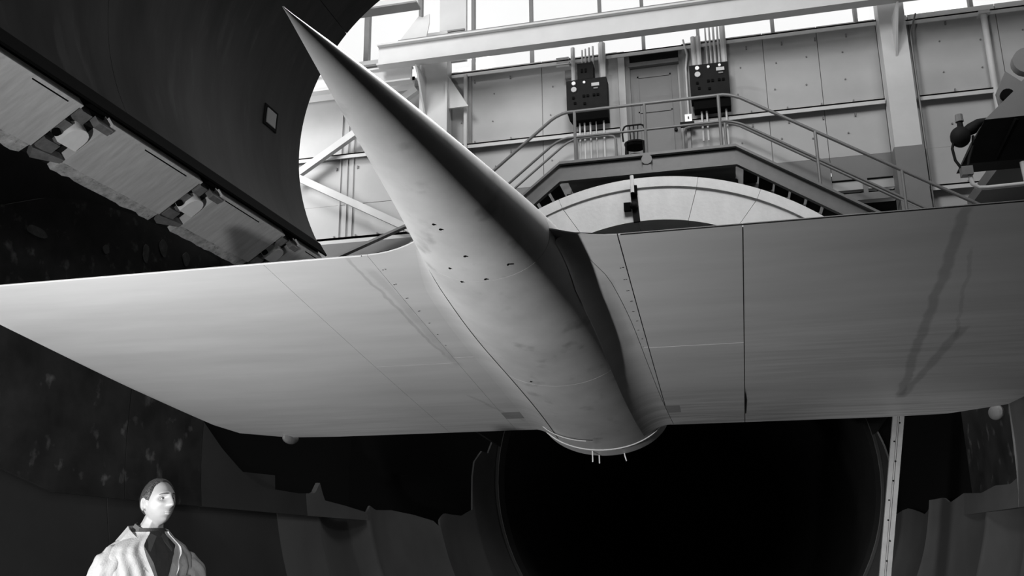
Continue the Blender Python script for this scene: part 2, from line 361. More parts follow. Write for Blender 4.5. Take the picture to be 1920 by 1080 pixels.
struct('shade_plate', MB().prism([(-4.9, 4.2), (-2.75, 6.1), (.5, 6.1), (3.3, 4.2)], 'y', 16.9, 16.95), 'black', 'black plate added as the shade under the stair landing above the duct', 'shade plate')  # black plate stands in for the shade below the landing

# ================================================================== electrical panels and conduits
def conduit(pts, r, label):
    o = mk('conduit', MB().tube(pts, r, 8), 'steel', None, smooth=True, label=label, cat='conduit', group='pale conduits running to the panels')
    return o
pl = E('control_panel', (-2.37, 17.1, 8.2), 'black stepped control panel with upper box, left of the door', 'control panel')
mk('cabinet', MB().box(-2.79, -1.95, 17.0, 17.35, 8.27, 8.97), 'box', pl)
mk('upper_box', MB().box(-2.55, -2.22, 17.0, 17.30, 8.975, 9.34), 'box', pl)
mk('lower_tray', MB().hexa([(-2.74, 17.05, 8.08), (-1.95, 17.05, 8.08), (-1.95, 17.35, 8.08), (-2.70, 17.35, 8.08), (-2.79, 17.0, 8.265), (-1.95, 17.0, 8.265), (-1.95, 17.35, 8.265), (-2.79, 17.35, 8.265)]), 'black', pl)
pr = E('control_panel', (.11, 17.1, 8.1), 'black rectangular control panel with three lamps, right of the door', 'control panel')
mk('cabinet', MB().box(-.27, .5, 17.0, 17.35, 8.24, 8.98), 'box', pr)
mk('lower_tray', MB().box(-.22, .5, 17.06, 17.35, 8.04, 8.235), 'black', pr)
def disc(par, x, z, r, m, name): mk(name, MB().tube([(x, 16.97, z), (x, 17.0, z)], r, 12), m, par)
for par, x0, z0, third in ((pl, -2.79, 8.97, False), (pr, -.27, 8.98, True)):
    disc(par, x0+.16, z0-.08, .042, 'white', 'indicator_lamp'); disc(par, x0+.16, z0-.22, .058, 'pale', 'dial')
    disc(par, x0+.38, z0-.08, .028, 'white', 'indicator_lamp')
    if third: disc(par, x0+.60, z0-.07, .028, 'white', 'indicator_lamp')
    mk('meter', MB().box(x0+.53, x0+.69, 16.97, 17.0, z0-.19, z0-.12), 'pale', par)
    mk('name_plate', MB().box(x0+.57, x0+.66, 16.98, 17.0, z0-.25, z0-.22), 'dado', par)
    for dx, dz in ((.12, .40), (.34, .38), (.42, .38), (.55, .38), (.63, .38), (.15, .52), (.35, .55)):
        mk('switch', MB().box(x0+dx, x0+dx+.05, 16.975, 17.0, z0-dz-.03, z0-dz+.02), 'black', par)
for x in (-.04, -.12): mk('switch', MB().box(-2.35+x, -2.31+x, 16.975, 17.0, 9.12, 9.2), 'black', pl)
for i, (x, w_) in enumerate(((-2.47, .018), (-2.40, .018), (-2.32, .022), (-2.24, .020), (-2.67, .045), (-2.05, .075))):
    zb = 9.34 if -2.55 < x < -2.22 else 8.97
    conduit([(x, 17.25, zb), (x, 17.25, 9.78+.02*i)], w_, ['thin conduit first from the left above the stepped panel', 'thin conduit second above the stepped panel', 'thin conduit third above the stepped panel', 'thin conduit beside the upper box of the stepped panel', 'wide conduit at the left shoulder of the stepped panel', 'widest conduit at the right shoulder of the stepped panel'][i])
for i, z in enumerate((9.62, 9.53, 9.44)):
    conduit([(-3.02, 17.2, z), (-2.76, 17.2, z), (-2.74, 17.2, z-.03)], .022, ['top', 'middle', 'bottom'][i]+' one of three short horizontal conduits left of the stepped panel')
for i, x in enumerate((-2.56, -2.46, -2.34, -2.22, -2.06)):
    conduit([(x, 17.2, 8.08), (x, 17.2, 6.7)], .018 if i != 3 else .01, ['first', 'second', 'third', 'fourth and thinnest', 'fifth'][i]+' conduit from the left below the stepped panel')
for i, (x, w_) in enumerate(((-.16, .05), (-.06, .055), (.10, .018), (.18, .02), (.26, .024), (.34, .022), (.44, .06))):
    conduit([(x, 17.25, 8.98), (x, 17.25, 9.95 if i > 1 else 9.75)], w_, ['first', 'second', 'third', 'fourth', 'fifth', 'sixth', 'seventh'][i]+' conduit from the left above the rectangular panel')
for i, x in enumerate((-.08, .02, .40)):
    conduit([(x, 17.2, 8.05), (x, 17.2, 7.4 if i < 2 else 7.2)], .02, ['left', 'middle', 'right'][i]+' conduit below the rectangular panel')
conduit([(-.34, 17.3, 8.05), (-.34, 17.3, 9.1), (-.30, 17.3, 9.4), (-.36, 17.3, 9.75)], .02, 'bent conduit rising between the door and the rectangular panel')
sw = E('light_switch', (-.36, 17.25, 7.95), 'small white switch box on the jamb right of the door', 'switch')
mk('cover', MB().box(-.42, -.28, 17.22, 17.32, 7.86, 8.03), 'white', sw); mk('toggle', MB().box(-.36, -.34, 17.2, 17.22, 7.93, 7.97), 'black', sw)
mk('shelf', MB().box(-.52, -.24, 17.15, 17.35, 7.80, 7.84), 'box', sw)
jb = E('junction_box', (-2.8, 17.3, 9.3), 'small grey junction box under the short conduits', 'box')
mk('box', MB().box(-2.86, -2.72, 17.3, 17.42, 9.2, 9.38), 'rail', jb); mk('cover', MB().box(-2.85, -2.73, 17.29, 17.3, 9.22, 9.36), 'rail', jb)

# chair on the landing
ch = E('wooden_chair', (-1.45, 16.3, 6.62), 'dark bentwood chair with curved spindle back on the landing', 'chair')
cx, cy, cz = -1.36, 16.25, ZD
mk('seat', MB().tube([(cx, cy, cz+.44), (cx, cy, cz+.47)], .21, 16), 'box', ch)
pts = [(cx-.21, cy-.16, cz+.46)]+[(cx-.22*math.cos(math.pi*t/10), cy-.18, cz+.60+.17*min(1, math.sin(math.pi*t/10)*1.5)) for t in range(0, 11)]+[(cx+.21, cy-.16, cz+.46)]
mk('back_bow', MB().tube(pts, .017, 8), 'box', ch, smooth=True)
for dx in (-.08, .0, .08): mk('spindle', MB().tube([(cx+dx*.8, cy-.17, cz+.46), (cx+dx, cy-.18, cz+.76)], .010, 6), 'box', ch)
for dx in (-.16, .16):
    for dy in (-.15, .15): mk('leg', MB().tube([(cx+dx, cy+dy, cz+.45), (cx+dx*1.15, cy+dy*1.15, cz)], .018, 8), 'box', ch)
mk('stretcher', MB().tube([(cx+.16*math.cos(t*math.pi/6), cy+.16*math.sin(t*math.pi/6), cz+.2) for t in range(13)], .009, 6), 'box', ch)
mk('seat_apron', MB().tube([(cx, cy, cz+.38), (cx, cy, cz+.44)], .195, 16), 'black', ch)

# ================================================================== machinery at the right
hd = E('steel_hood', (4.9, 14.2, 5.4), 'dark wedge-shaped steel hood jutting in at the right edge', 'hood')
mk('upper_plate', MB().prism([(4.11, 5.90), (5.6, 7.25), (5.6, 5.90)], 'y', 14.0, 14.06), 'dado', hd)
mk('lower_plate', MB().hexa([(4.11, 14.0, 5.88), (5.9, 14.0, 5.88), (5.9, 14.9, 5.88), (4.11, 14.9, 5.88), (3.84, 14.5, 5.40), (5.9, 14.5, 5.40), (5.9, 14.9, 5.40), (3.84, 14.9, 5.40)][4:]+[(4.11, 14.0, 5.89), (5.9, 14.0, 5.89), (5.9, 14.9, 5.89), (4.11, 14.9, 5.89)]), 'dark', hd)
for x in (4.45, 5.0): mk('rib', MB().beam((x+.1, 14.0, 5.86), (x-.12, 14.47, 5.42), .05, .05), 'black', hd)
mk('bracket', MB().prism([(4.45, 6.12), (4.42, 6.45), (4.60, 6.80), (4.80, 6.6), (5.2, 6.95), (5.2, 6.5), (4.6, 6.2)], 'y', 14.3, 14.36), 'dado', hd)
mk('bearing', MB().tube([(4.56, 14.24, 6.38), (4.56, 14.36, 6.38)], .10, 14), 'black', hd, smooth=True)
mk('pulley', MB().tube([(4.98, 14.4, 7.0), (4.98, 14.55, 7.0)], .22, 18), 'dado', hd, smooth=True)
mk('support_arm', MB().box(4.6, 5.9, 14.9, 17.4, 5.6, 5.8), 'dado', hd)
vm = E('valve_motor', (3.85, 14.2, 5.6), 'small dark motor with hoses hanging from the hood tip', 'motor')
mk('body', MB().ball((3.82, 14.3, 5.78), (.15, .15, .17), 14, 9), 'box', vm, smooth=True)
mk('neck', MB().tube([(3.84, 14.3, 5.9), (3.84, 14.3, 6.04)], [.05, .04], 10), 'box', vm)
mk('cap', MB().tube([(3.84, 14.3, 6.03), (3.84, 14.3, 6.15)], [.062, .055], 10), 'dado', vm)
mk('coupling', MB().tube([(3.86, 14.3, 5.82), (4.0, 14.3, 5.90), (4.1, 14.3, 5.98), (4.32, 14.3, 6.02)], [.07, .10, .07, .04], 10), 'box', vm, smooth=True)
mk('hose', MB().tube([(3.72, 14.3, 5.72), (3.68, 14.3, 5.6), (3.70, 14.3, 5.4), (3.76, 14.3, 5.28)], .022, 8), 'box', vm, smooth=True)
mk('hose', MB().tube([(4.0, 14.3, 5.78), (3.98, 14.3, 5.62), (3.90, 14.3, 5.42), (3.87, 14.3, 5.30)], .022, 8), 'box', vm, smooth=True)
mk('junction_box', MB().box(3.76, 3.92, 14.25, 14.4, 5.14, 5.28), 'rail', vm)
mk('pipe', MB().tube([(3.88, 14.32, 5.14), (3.90, 14.32, 5.0), (3.98, 14.32, 4.93), (4.1, 14.32, 4.92), (5.6, 14.32, 4.95)], .035, 10), 'steel', vm, smooth=True)
mk('pipe', MB().tube([(4.72, 14.5, 4.95), (4.70, 14.5, 5.35)], .05, 10), 'steel', vm, smooth=True)

# ================================================================== tunnel ring, cone and duct
def circpt(cx, cz, r, y, t): return (cx+r*math.cos(t), y, cz+r*math.sin(t))
rg = E('ring_flange', (-1, 13.5, 3), 'thick chalky white half-ring flange arching over the tunnel mouth', 'flange')
def arcband(t0, t1, n, ro, ri, y0, y1, co=(-1.0, 1.03), ci=(-.985, 1.405)):
    mb = MB(); rings = []
    for i in range(n+1):
        t = t0+(t1-t0)*i/n
        ti = t
        rings.append([circpt(co[0], co[1], ro, y0, t), circpt(co[0], co[1], ro, y1, t), circpt(ci[0], ci[1], ri, y1, ti), circpt(ci[0], ci[1], ri, y0, ti)])
    return mb.loft(rings)
angs = [14, 34, 52, 66, 79, 93, 109, 126, 146, 166]
for a, b in zip(angs[:-1], angs[1:]):
    if (a, b) == (94.0, 97.5): continue
    mk('ring_segment', arcband(R(a+.06), R(b-.06), 10, 4.10, 3.18, 13.5+random.uniform(-.005, .005), 14.0), 'ring', rg, smooth=True)
    mk('rim_segment', arcband(R(a+.04), R(b-.04), 10, 4.255, 4.095, 13.47, 13.9, ci=(-1.0, 1.03)), 'ring', rg, smooth=True)
la = mk('latch_bar', MB().beam((-1.19, 13.47, 5.06), (-1.16, 13.47, 4.56), .05, .10, up=(1, 0, 0)), 'box', rg)
mk('knob', MB().ball((-1.19, 13.42, 4.82), .065), 'box', la, smooth=True)
mk('lug', MB().box(-1.35, -1.24, 13.42, 13.5, 4.75, 4.88), 'black', la)
mk('strap', MB().box(-1.23, -1.13, 13.38, 13.46, 5.0, 5.14), 'black', la)
mk('pull_rod', MB().tube([(-1.2, 13.38, 5.3), (-1.2, 13.38, 5.02)], .03, 8), 'ring', la)

def revolve(prof, t0, t1, n, c=None, th=.06, rev=None):
    """prof: list of (y, r, cx, cz)"""
    mb = MB(); inner = []; outer = []
    for (y, r, cx, cz) in prof:
        inner.append([circpt(cx, cz, r, y, t0+(t1-t0)*k/n) for k in range(n+1)])
        outer.append([circpt(cx, cz, r+th, y, t0+(t1-t0)*k/n) for k in range(n+1)])
    mb.loft(inner, close=False); mb.loft(outer, close=False)
    for k in (0, n): mb.loft([[p[k] for p in inner], [p[k] for p in outer]], close=False)
    mb.loft([inner[0], outer[0]], close=False); mb.loft([inner[-1], outer[-1]], close=False)
    return mb
CX, CZ, RS = -1.0, .80, 4.0
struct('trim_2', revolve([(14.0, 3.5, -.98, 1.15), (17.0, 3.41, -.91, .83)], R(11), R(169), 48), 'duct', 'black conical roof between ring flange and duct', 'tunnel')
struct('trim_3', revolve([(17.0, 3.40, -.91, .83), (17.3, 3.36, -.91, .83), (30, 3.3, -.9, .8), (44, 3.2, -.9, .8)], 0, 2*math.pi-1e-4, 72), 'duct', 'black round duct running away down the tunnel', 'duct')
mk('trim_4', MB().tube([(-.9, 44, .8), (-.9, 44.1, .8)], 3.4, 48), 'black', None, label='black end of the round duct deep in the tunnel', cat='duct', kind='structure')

# fluted entry cone (lower half) with ring-wise folds
def rprof(y):
    y = min(y, 17.0)
    key = [(9.0, 4.0), (10.6, 4.0), (12.2, 3.98), (14.3, 3.72), (16.0, 3.62), (16.9, 3.44), (17.0, 3.41)]
    for (a, ra), (b, rb) in zip(key[:-1], key[1:]):
        if a <= y <= b:
            t = (y-a)/(b-a); amp = .0 if a < 10 else (.12 if a < 16 else .02)
            return ra+(rb-ra)*t+amp*math.sin(math.pi*t)**.8
    return 4.0
prof = []
y = 9.5
while y <= 17.0001: prof.append((y, rprof(y), CX+(.09)*max(0, (y-12)/5), CZ+.03*max(0, (y-12)/5))); y += .1
def foldwarp(mb):
    out = []
    for (x, y_, z) in mb.v:
        dx, dz = x-CX, z-CZ; r = math.hypot(dx, dz)
        n = noise.noise(Vector((math.atan2(dz, dx)*3.0, y_*.9, 0)))*.035*min(1, max(0, (y_-10)/1.5))*min(1, (17-y_)/.6 if y_ < 17 else 0)
        out.append((x+dx/r*n, y_, z+dz/r*n))
    mb.v = out; return mb
ZL = [(7.95, 1.02), (8.3, .80), (8.7, .60), (9.0, .49), (9.24, .441), (10.0, .408), (10.45, .422), (10.6, .556), (10.71, .346), (11.32, .293), (12.01, .22), (12.09, .164), (12.2, .309), (12.49, .255), (13.06, .262), (13.63, .198), (14.15, .103), (14.27, .021), (14.43, .12), (14.93, .234), (15.61, .196), (15.95, .3), (16.04, .813), (16.09, 1.137), (16.35, 1.354), (16.6, 1.332), (16.85, 1.9), (17.1, 2.6)]  # shadow boundary under the wing, built as the left top edge
ZR = [(8.6, .9), (11.1, .391), (11.72, .399), (12.35, .335), (13.26, .359), (13.55, .292), (13.73, .248), (13.92, .324), (14.32, .299), (14.75, .173), (15.14, .109), (15.84, .214), (16.4, .106), (16.45, .3), (16.54, .685), (16.69, 1.226), (16.99, 1.9), (17.1, 2.4)]  # the same shadow boundary, built as the right top edge
def lin(t, y):
    if y <= t[0][0]: return t[0][1]
    for (a, za), (b, zb) in zip(t[:-1], t[1:]):
        if y <= b: return za+(zb-za)*(y-a)/(b-a)
    return t[-1][1]
def conemesh():
    ins, outs = [], []; y = 9.5; n = 120
    while y <= 17.001:
        r = rprof(y); cx_ = CX+.09*max(0, (y-12)/5); cz_ = CZ+.03*max(0, (y-12)/5)
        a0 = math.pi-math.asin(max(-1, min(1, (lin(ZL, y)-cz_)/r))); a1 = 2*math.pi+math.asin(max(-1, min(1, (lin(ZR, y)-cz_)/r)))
        ins.append([circpt(cx_, cz_, r, y, a0+(a1-a0)*k/n) for k in range(n+1)]); outs.append([circpt(cx_, cz_, r+.03, y, a0+(a1-a0)*k/n) for k in range(n+1)])
        y += .05
    mb = MB(); mb.loft(ins, close=False); mb.loft(outs, close=False)
    for k in (0, n): mb.loft([[p[k] for p in ins], [p[k] for p in outs]], close=False)
    mb.loft([ins[0], outs[0]], close=False); mb.loft([ins[-1], outs[-1]], close=False)
    return foldwarp(mb)
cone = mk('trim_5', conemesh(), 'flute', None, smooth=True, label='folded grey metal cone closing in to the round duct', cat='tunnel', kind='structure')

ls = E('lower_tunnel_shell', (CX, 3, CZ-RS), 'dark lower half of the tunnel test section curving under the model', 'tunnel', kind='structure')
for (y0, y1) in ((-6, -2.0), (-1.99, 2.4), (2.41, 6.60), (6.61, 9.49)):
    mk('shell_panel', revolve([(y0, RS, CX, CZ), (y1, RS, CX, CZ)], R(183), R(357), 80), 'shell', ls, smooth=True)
# upright side panels with a curved lower edge
def sidepanel(y0, y1, sx, label, topf):
    mb = MB(); n = max(24, int((y1-y0)*16)); ring = []
    low = [(-6, .6), (2, .6), (4.2, .75), (4.8, .66), (5.4, .45), (5.97, .29), (7, .25), (10, .16), (12.4, .10), (14, .06)]
    def lo(y):
        for (a, za), (b, zb) in zip(low[:-1], low[1:]):
            if a <= y <= b: return za+(zb-za)*(y-a)/(b-a)
        return .06
    vs = []
    X = CX-RS if sx < 0 else CX+RS
    for i in range(n+1):
        y = y0+(y1-y0)*i/n
        col = []
        zl, zt = lo(y), topf(y)
        for j in range(9):
            z = zl+(zt-zl)*j/8
            x = X
            if z < CZ: x = CX-sx*-1*math.sqrt(RS*RS-(z-CZ)**2)
            col.append((x-sx*.03, y, z))
        for j in range(8, -1, -1): col.append((col[j][0]+sx*.06, y, col[j][2]))
        ring.append(col)
    return mb.loft(ring)
def topL(y):
    key = [(-6, .9), (2.89, .9), (2.9, .9), (4.8, .9), (5.1, 1.5), (7.3, 1.7), (8.6, 1.9), (14, 1.9)]
    for (a, za), (b, zb) in zip(key[:-1], key[1:]):
        if a <= y <= b: return za+(zb-za)*(y-a)/(b-a)
    return 2.6
RY = [(0,0)]
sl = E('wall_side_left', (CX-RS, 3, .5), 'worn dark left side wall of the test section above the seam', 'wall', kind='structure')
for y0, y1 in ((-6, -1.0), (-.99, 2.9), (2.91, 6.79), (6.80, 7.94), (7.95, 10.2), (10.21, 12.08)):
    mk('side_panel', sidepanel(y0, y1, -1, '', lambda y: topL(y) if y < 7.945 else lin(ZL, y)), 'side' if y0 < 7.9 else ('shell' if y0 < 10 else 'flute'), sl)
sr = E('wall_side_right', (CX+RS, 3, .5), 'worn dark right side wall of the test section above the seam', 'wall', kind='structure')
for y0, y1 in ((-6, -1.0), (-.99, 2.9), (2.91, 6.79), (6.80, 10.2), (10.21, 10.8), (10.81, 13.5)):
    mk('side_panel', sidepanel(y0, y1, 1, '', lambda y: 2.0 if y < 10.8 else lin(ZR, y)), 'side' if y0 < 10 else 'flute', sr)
mk('backing_plate', MB().box(CX+RS+.06, CX+RS+.10, 10.8, 13.3, .05, 2.0), 'side', sr)
# dark chamber wall outside the left side panel, carrying the lid hinges
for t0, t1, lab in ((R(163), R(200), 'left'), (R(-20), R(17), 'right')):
    struct('shade_shell', revolve([(7.4, 4.75, CX, CZ), (13.3, 4.75, CX, CZ), (17.3, 3.6, CX, CZ)], t0, t1, 16), 'black', 'black shell added as wing shadow behind the '+lab+' side of the folded cone', 'tunnel')  # black shell added to stand for the wing's shadow above the cone edge
struct('wall_chamber', MB().box(-8.3, -8.2, -6, 13.2, -5, 4.6).box(-8.4, -7.15, 13.25, 13.3, -5, 4.5), 'dark', 'dark chamber wall outside the left side of the test section', 'wall')

mk('wall_chamber_panel', MB().prism([(7.2, -5), (7.2, 3.3), (8.45, 3.75), (9.05, 4.05), (9.75, 4.26), (10.85, 4.42), (12.06, 4.44), (13.1, 4.36), (13.1, -5)], 'x', -8.2, -8.1), 'side', None, label='arched dark plate on the chamber wall left of the lid flange', cat='wall', kind='structure')
for (y, z, r1, r2) in ((8.96, 3.575, .17, .07), (10.24, 3.73, .07, .06), (11.1, 3.92, .07, .16), (11.5, 4.12, .10, .13), (12.1, 4.12, .10, .10)):
    pts = [(-8.092, y+r1*math.cos(t)*(1+.12*math.sin(3*t+y)), z+r2*math.sin(t)*(1+.15*math.sin(2*t+y*3))) for t in [2*math.pi*k/18 for k in range(18)]]
    pp = mk('bare_patch', MB().add(pts+[(-8.099, p[1], p[2]) for p in pts], [tuple(range(18))]+[(k, 18+k, 18+(k+1) % 18, (k+1) % 18) for k in range(18)]), 'patch2', D.objects['wall_chamber_panel'])
# ================================================================== open lid (upper clamshell) at the left
LC, LR = (-3.43, 6.22), 3.39
lid = E('clamshell_lid', (-6.3, 5, 4.2), 'huge dark curved clamshell lid of the test section, swung open at upper left', 'tunnel lid')
ta = math.atan2(4.3-LC[1], -6.3-LC[0])            # about 214 degrees
if ta < 0: ta += 2*math.pi
def lidpanel(t0, t1, y0, y1, th=.5): return revolve([(y0, LR, LC[0], LC[1]), (y1, LR, LC[0], LC[1])], t0, t1, 36, th=th)
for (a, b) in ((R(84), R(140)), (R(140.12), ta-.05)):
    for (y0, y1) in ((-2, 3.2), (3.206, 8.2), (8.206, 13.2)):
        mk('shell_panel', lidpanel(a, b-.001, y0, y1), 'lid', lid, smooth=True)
mk('edge_seal', revolve([(-2, LR-.03, LC[0], LC[1]), (13.2, LR-.03, LC[0], LC[1])], ta-.075, ta, 4, th=.03), 'black', lid)
A_ = Vector((-6.30, 0, 4.30)); V_ = Vector((-.83, 0, -.56)).normalized(); W_ = Vector((.56, 0, -.83)).normalized()
def cp(u, v, w_): p = A_+V_*v+W_*w_; return (p.x, u, p.z)
def cbox(mb, u0, u1, v0, v1, w0, w1): return mb.hexa([cp(u0, v0, w0), cp(u1, v0, w0), cp(u1, v1, w0), cp(u0, v1, w0), cp(u0, v0, w1), cp(u1, v0, w1), cp(u1, v1, w1), cp(u0, v1, w1)])
mk('flange_core', cbox(MB(), -2, 13.2, .0, .84, -.45, -.14), 'black', lid)
HG = [1.6, 4.6, 7.62, 9.86, 12.1]
edges = [-2]+sum([[h-.24, h+.24] for h in HG], [])+[13.2]
for i in range(0, len(edges), 2):
    u0, u1 = edges[i], edges[i+1]
    mk('flange_plate', cbox(MB(), u0, u1, .03, .70, -.16, 0), 'cut', lid)
    # flaking lower lip made with an uneven outer edge
    n = max(4, int((u1-u0)/.09)); ring = []
    for k in range(n+1):
        u = u0+(u1-u0)*k/n; e = .86+.030*noise.noise(Vector((u*6, 1, 2)))-.02*(random.random() < .15)
        ring.append([cp(u, .71+.012*noise.noise(Vector((u*8, 5, 1))), -.02), cp(u, e, -.035), cp(u, e, -.17), cp(u, .71, -.17)])
    mk('lower_lip', MB().loft(ring), 'cut_rough', lid)
    mk('seal_strip', cbox(MB(), u0, u1, .0, .04, -.1, .02), 'cut', lid)
    for q in range(2): 
        uu = u0+random.random()*max(.1, u1-u0-.5); mk('seal_remnant', cbox(MB(), uu, min(u1, uu+.5), .045, .06, -.05, .012), 'black', lid)
mk('inspection_plate', revolve([(12.0, LR-.03, LC[0], LC[1]), (12.28, LR-.03, LC[0], LC[1])], R(175.0), R(179.2), 4, th=.03), 'dado', lid)
mk('plate_frame', revolve([(11.93, LR-.015, LC[0], LC[1]), (12.35, LR-.015, LC[0], LC[1])], R(174.2), R(180.0), 4, th=.02), 'black', lid)
for h in HG:
    H = mk('toggle_latch', cbox(MB(), h-.23, h+.23, .05, .86, -.14, -.11), 'dark', lid)
    mk('top_bracket', cbox(cbox(MB(), h-.17, h-.02, .06, .20, -.11, .0), h+.04, h+.26, .05, .13, -.05, .07), 'bracket', H)
    ring = []
    for k in range(9):
        a = math.pi*k/8; ring.append((h+.05+.15*math.cos(a)*.9, .36-.13*math.sin(a)))
    prism = MB(); poly = ring+[(h-.08, .50), (h+.19, .50)]
    vs = [cp(u, v, -.11) for u, v in poly]+[cp(u, v, .03) for u, v in poly]; n = len(poly)
    prism.add(vs, [tuple(range(n)), tuple(range(2*n-1, n-1, -1))]+[(i, n+i, n+(i+1) % n, (i+1) % n) for i in range(n)])
    mk('knuckle', prism, 'ring', H, smooth=True)
    mk('cheek', cbox(MB(), h-.2, h-.09, .26, .46, -.11, -.02), 'bracket', H)
    mk('pivot_pin', MB().tube([cp(h-.17, .42, -.02), cp(h-.17, .42, .02)], .045, 10), 'black', H)
    mk('toggle_arm', cbox(MB(), h-.16, h+.06, .56, .70, -.11, -.03), 'bracket', H)
    mk('wedge', MB().add([cp(h-.18, .72, -.1), cp(h+.2, .66, -.1), cp(h+.2, .72, -.1), cp(h-.1, .84, -.1), cp(h-.18, .72, -.02), cp(h+.2, .66, .02), cp(h+.2, .72, .02), cp(h-.1, .84, -.02)], [(3, 2, 1, 0), (4, 5, 6, 7), (0, 1, 5, 4), (1, 2, 6, 5), (2, 3, 7, 6), (3, 0, 4, 7)]), 'bracket', H)
    mk('link_bar', cbox(MB(), h-.02, h+.06, .50, .58, -.11, -.05), 'bracket', H)

# ================================================================== the wind-tunnel model
def wingmat():
    m = mat('model_paint', .47, .42, var=.10, scale=1.6, stretch=(.35, 2.2, 1), bump=.03, bscale=12)
    nt = m.node_tree; N = nt.nodes; L = nt.links; b = N['Principled BSDF']
    base = b.inputs['Base Color'].links[0].from_socket
    tc = [n for n in N if n.type == 'TEX_COORD'][0]
    sp = N.new('ShaderNodeSeparateXYZ'); L.new(tc.outputs['Object'], sp.inputs[0])
    def math_(op, a, b_=None, clamp=False):
        n = N.new('ShaderNodeMath'); n.operation = op; n.use_clamp = clamp
        for i, v in enumerate((a, b_)):
            if v is None: continue
            if isinstance(v, (int, float)): n.inputs[i].default_value = v
            else: L.new(v, n.inputs[i])
        return n.outputs[0]
    def rng(v, a, b_, c=0, d=1):
        n = N.new('ShaderNodeMapRange'); L.new(v, n.inputs[0])
        for i, q in enumerate((a, b_, c, d)): n.inputs[i+1].default_value = q
        n.interpolation_type = 'SMOOTHSTEP'; return n.outputs[0]
    ns = N.new('ShaderNodeTexNoise'); ns.inputs['Scale'].default_value = 5; ns.inputs['Detail'].default_value = 8
    L.new(tc.outputs['Object'], ns.inputs['Vector'])
    nn = math_('SUBTRACT', ns.outputs[0], .5)
    x, y = sp.outputs[0], sp.outputs[1]
    out = base
    # run stain on the right wing: narrow oblique line and a second branch (old oil)
    def streak(xa, ya, xb, yb, wd, dark):
        k_ = (xb-xa)/(yb-ya)
        d = math_('SUBTRACT', x, math_('ADD', math_('MULTIPLY', math_('SUBTRACT', y, ya), k_), xa))
        d = math_('ABSOLUTE', math_('ADD', d, math_('MULTIPLY', nn, .07)))
        a = rng(d, wd*.5, wd*1.3, 1, 0)
        a = math_('MULTIPLY', a, rng(y, ya-.05, ya+.05)); a = math_('MULTIPLY', a, rng(y, yb+.05, yb-.05))
        return math_('SUBTRACT', 1, math_('MULTIPLY', a, 1-dark))
    for q in ((1.17, 4.44, 1.29, 7.4, .032, .72), (1.46, 6.0, 1.30, 7.45, .035, .74), (1.29, 4.9, 1.45, 6.2, .012, .85), (-1.98, 4.45, -1.90, 6.0, .012, .80), (-1.90, 4.6, -1.86, 6.2, .03, .88), (-2.0, 6.9, -1.72, 7.7, .014, .85), (-.62, 4.9, -.60, 6.0, .035, .9)):
        out = math_('MULTIPLY', out, streak(*q))
    # scorched trailing edge patches, span-wise grain
    mp = N.new('ShaderNodeMapping'); mp.inputs['Scale'].default_value = (.8, 14, 1); L.new(tc.outputs['Object'], mp.inputs[0])
    n2 = N.new('ShaderNodeTexNoise'); n2.inputs['Scale'].default_value = 1.6; n2.inputs['Detail'].default_value = 6; L.new(mp.outputs[0], n2.inputs['Vector'])
    a = math_('MULTIPLY', rng(n2.outputs[0], .40, .62), rng(y, 6.6, 7.9)); a = math_('MULTIPLY', a, .35)
    a = math_('MULTIPLY', a, rng(x, -2.0, .2, .35, 1.0))
    out = math_('MULTIPLY', out, math_('SUBTRACT', 1, a))
    a = math_('MULTIPLY', rng(n2.outputs[0], .42, .58), rng(y, 5.2, 6.4)); a = math_('MULTIPLY', a, rng(x, -.4, .5, 0, .14))
    out = math_('MULTIPLY', out, math_('ADD', 1, a))
    L.new(out, b.inputs['Base Color']); return m
M['wing'] = wingmat()
M['body'] = mat('body_paint', .46, .42, var=.16, scale=2.2, stretch=(1, .8, 1), bump=.04, bscale=14, spots=.62)
M['strut'] = mat('strut_paint', .10, .6, var=.2, scale=10)
M['fairing'] = mat('fairing_paint', .15, .5)
M['patch'] = mat('patch_paint', .24, .5, var=.15, scale=6)

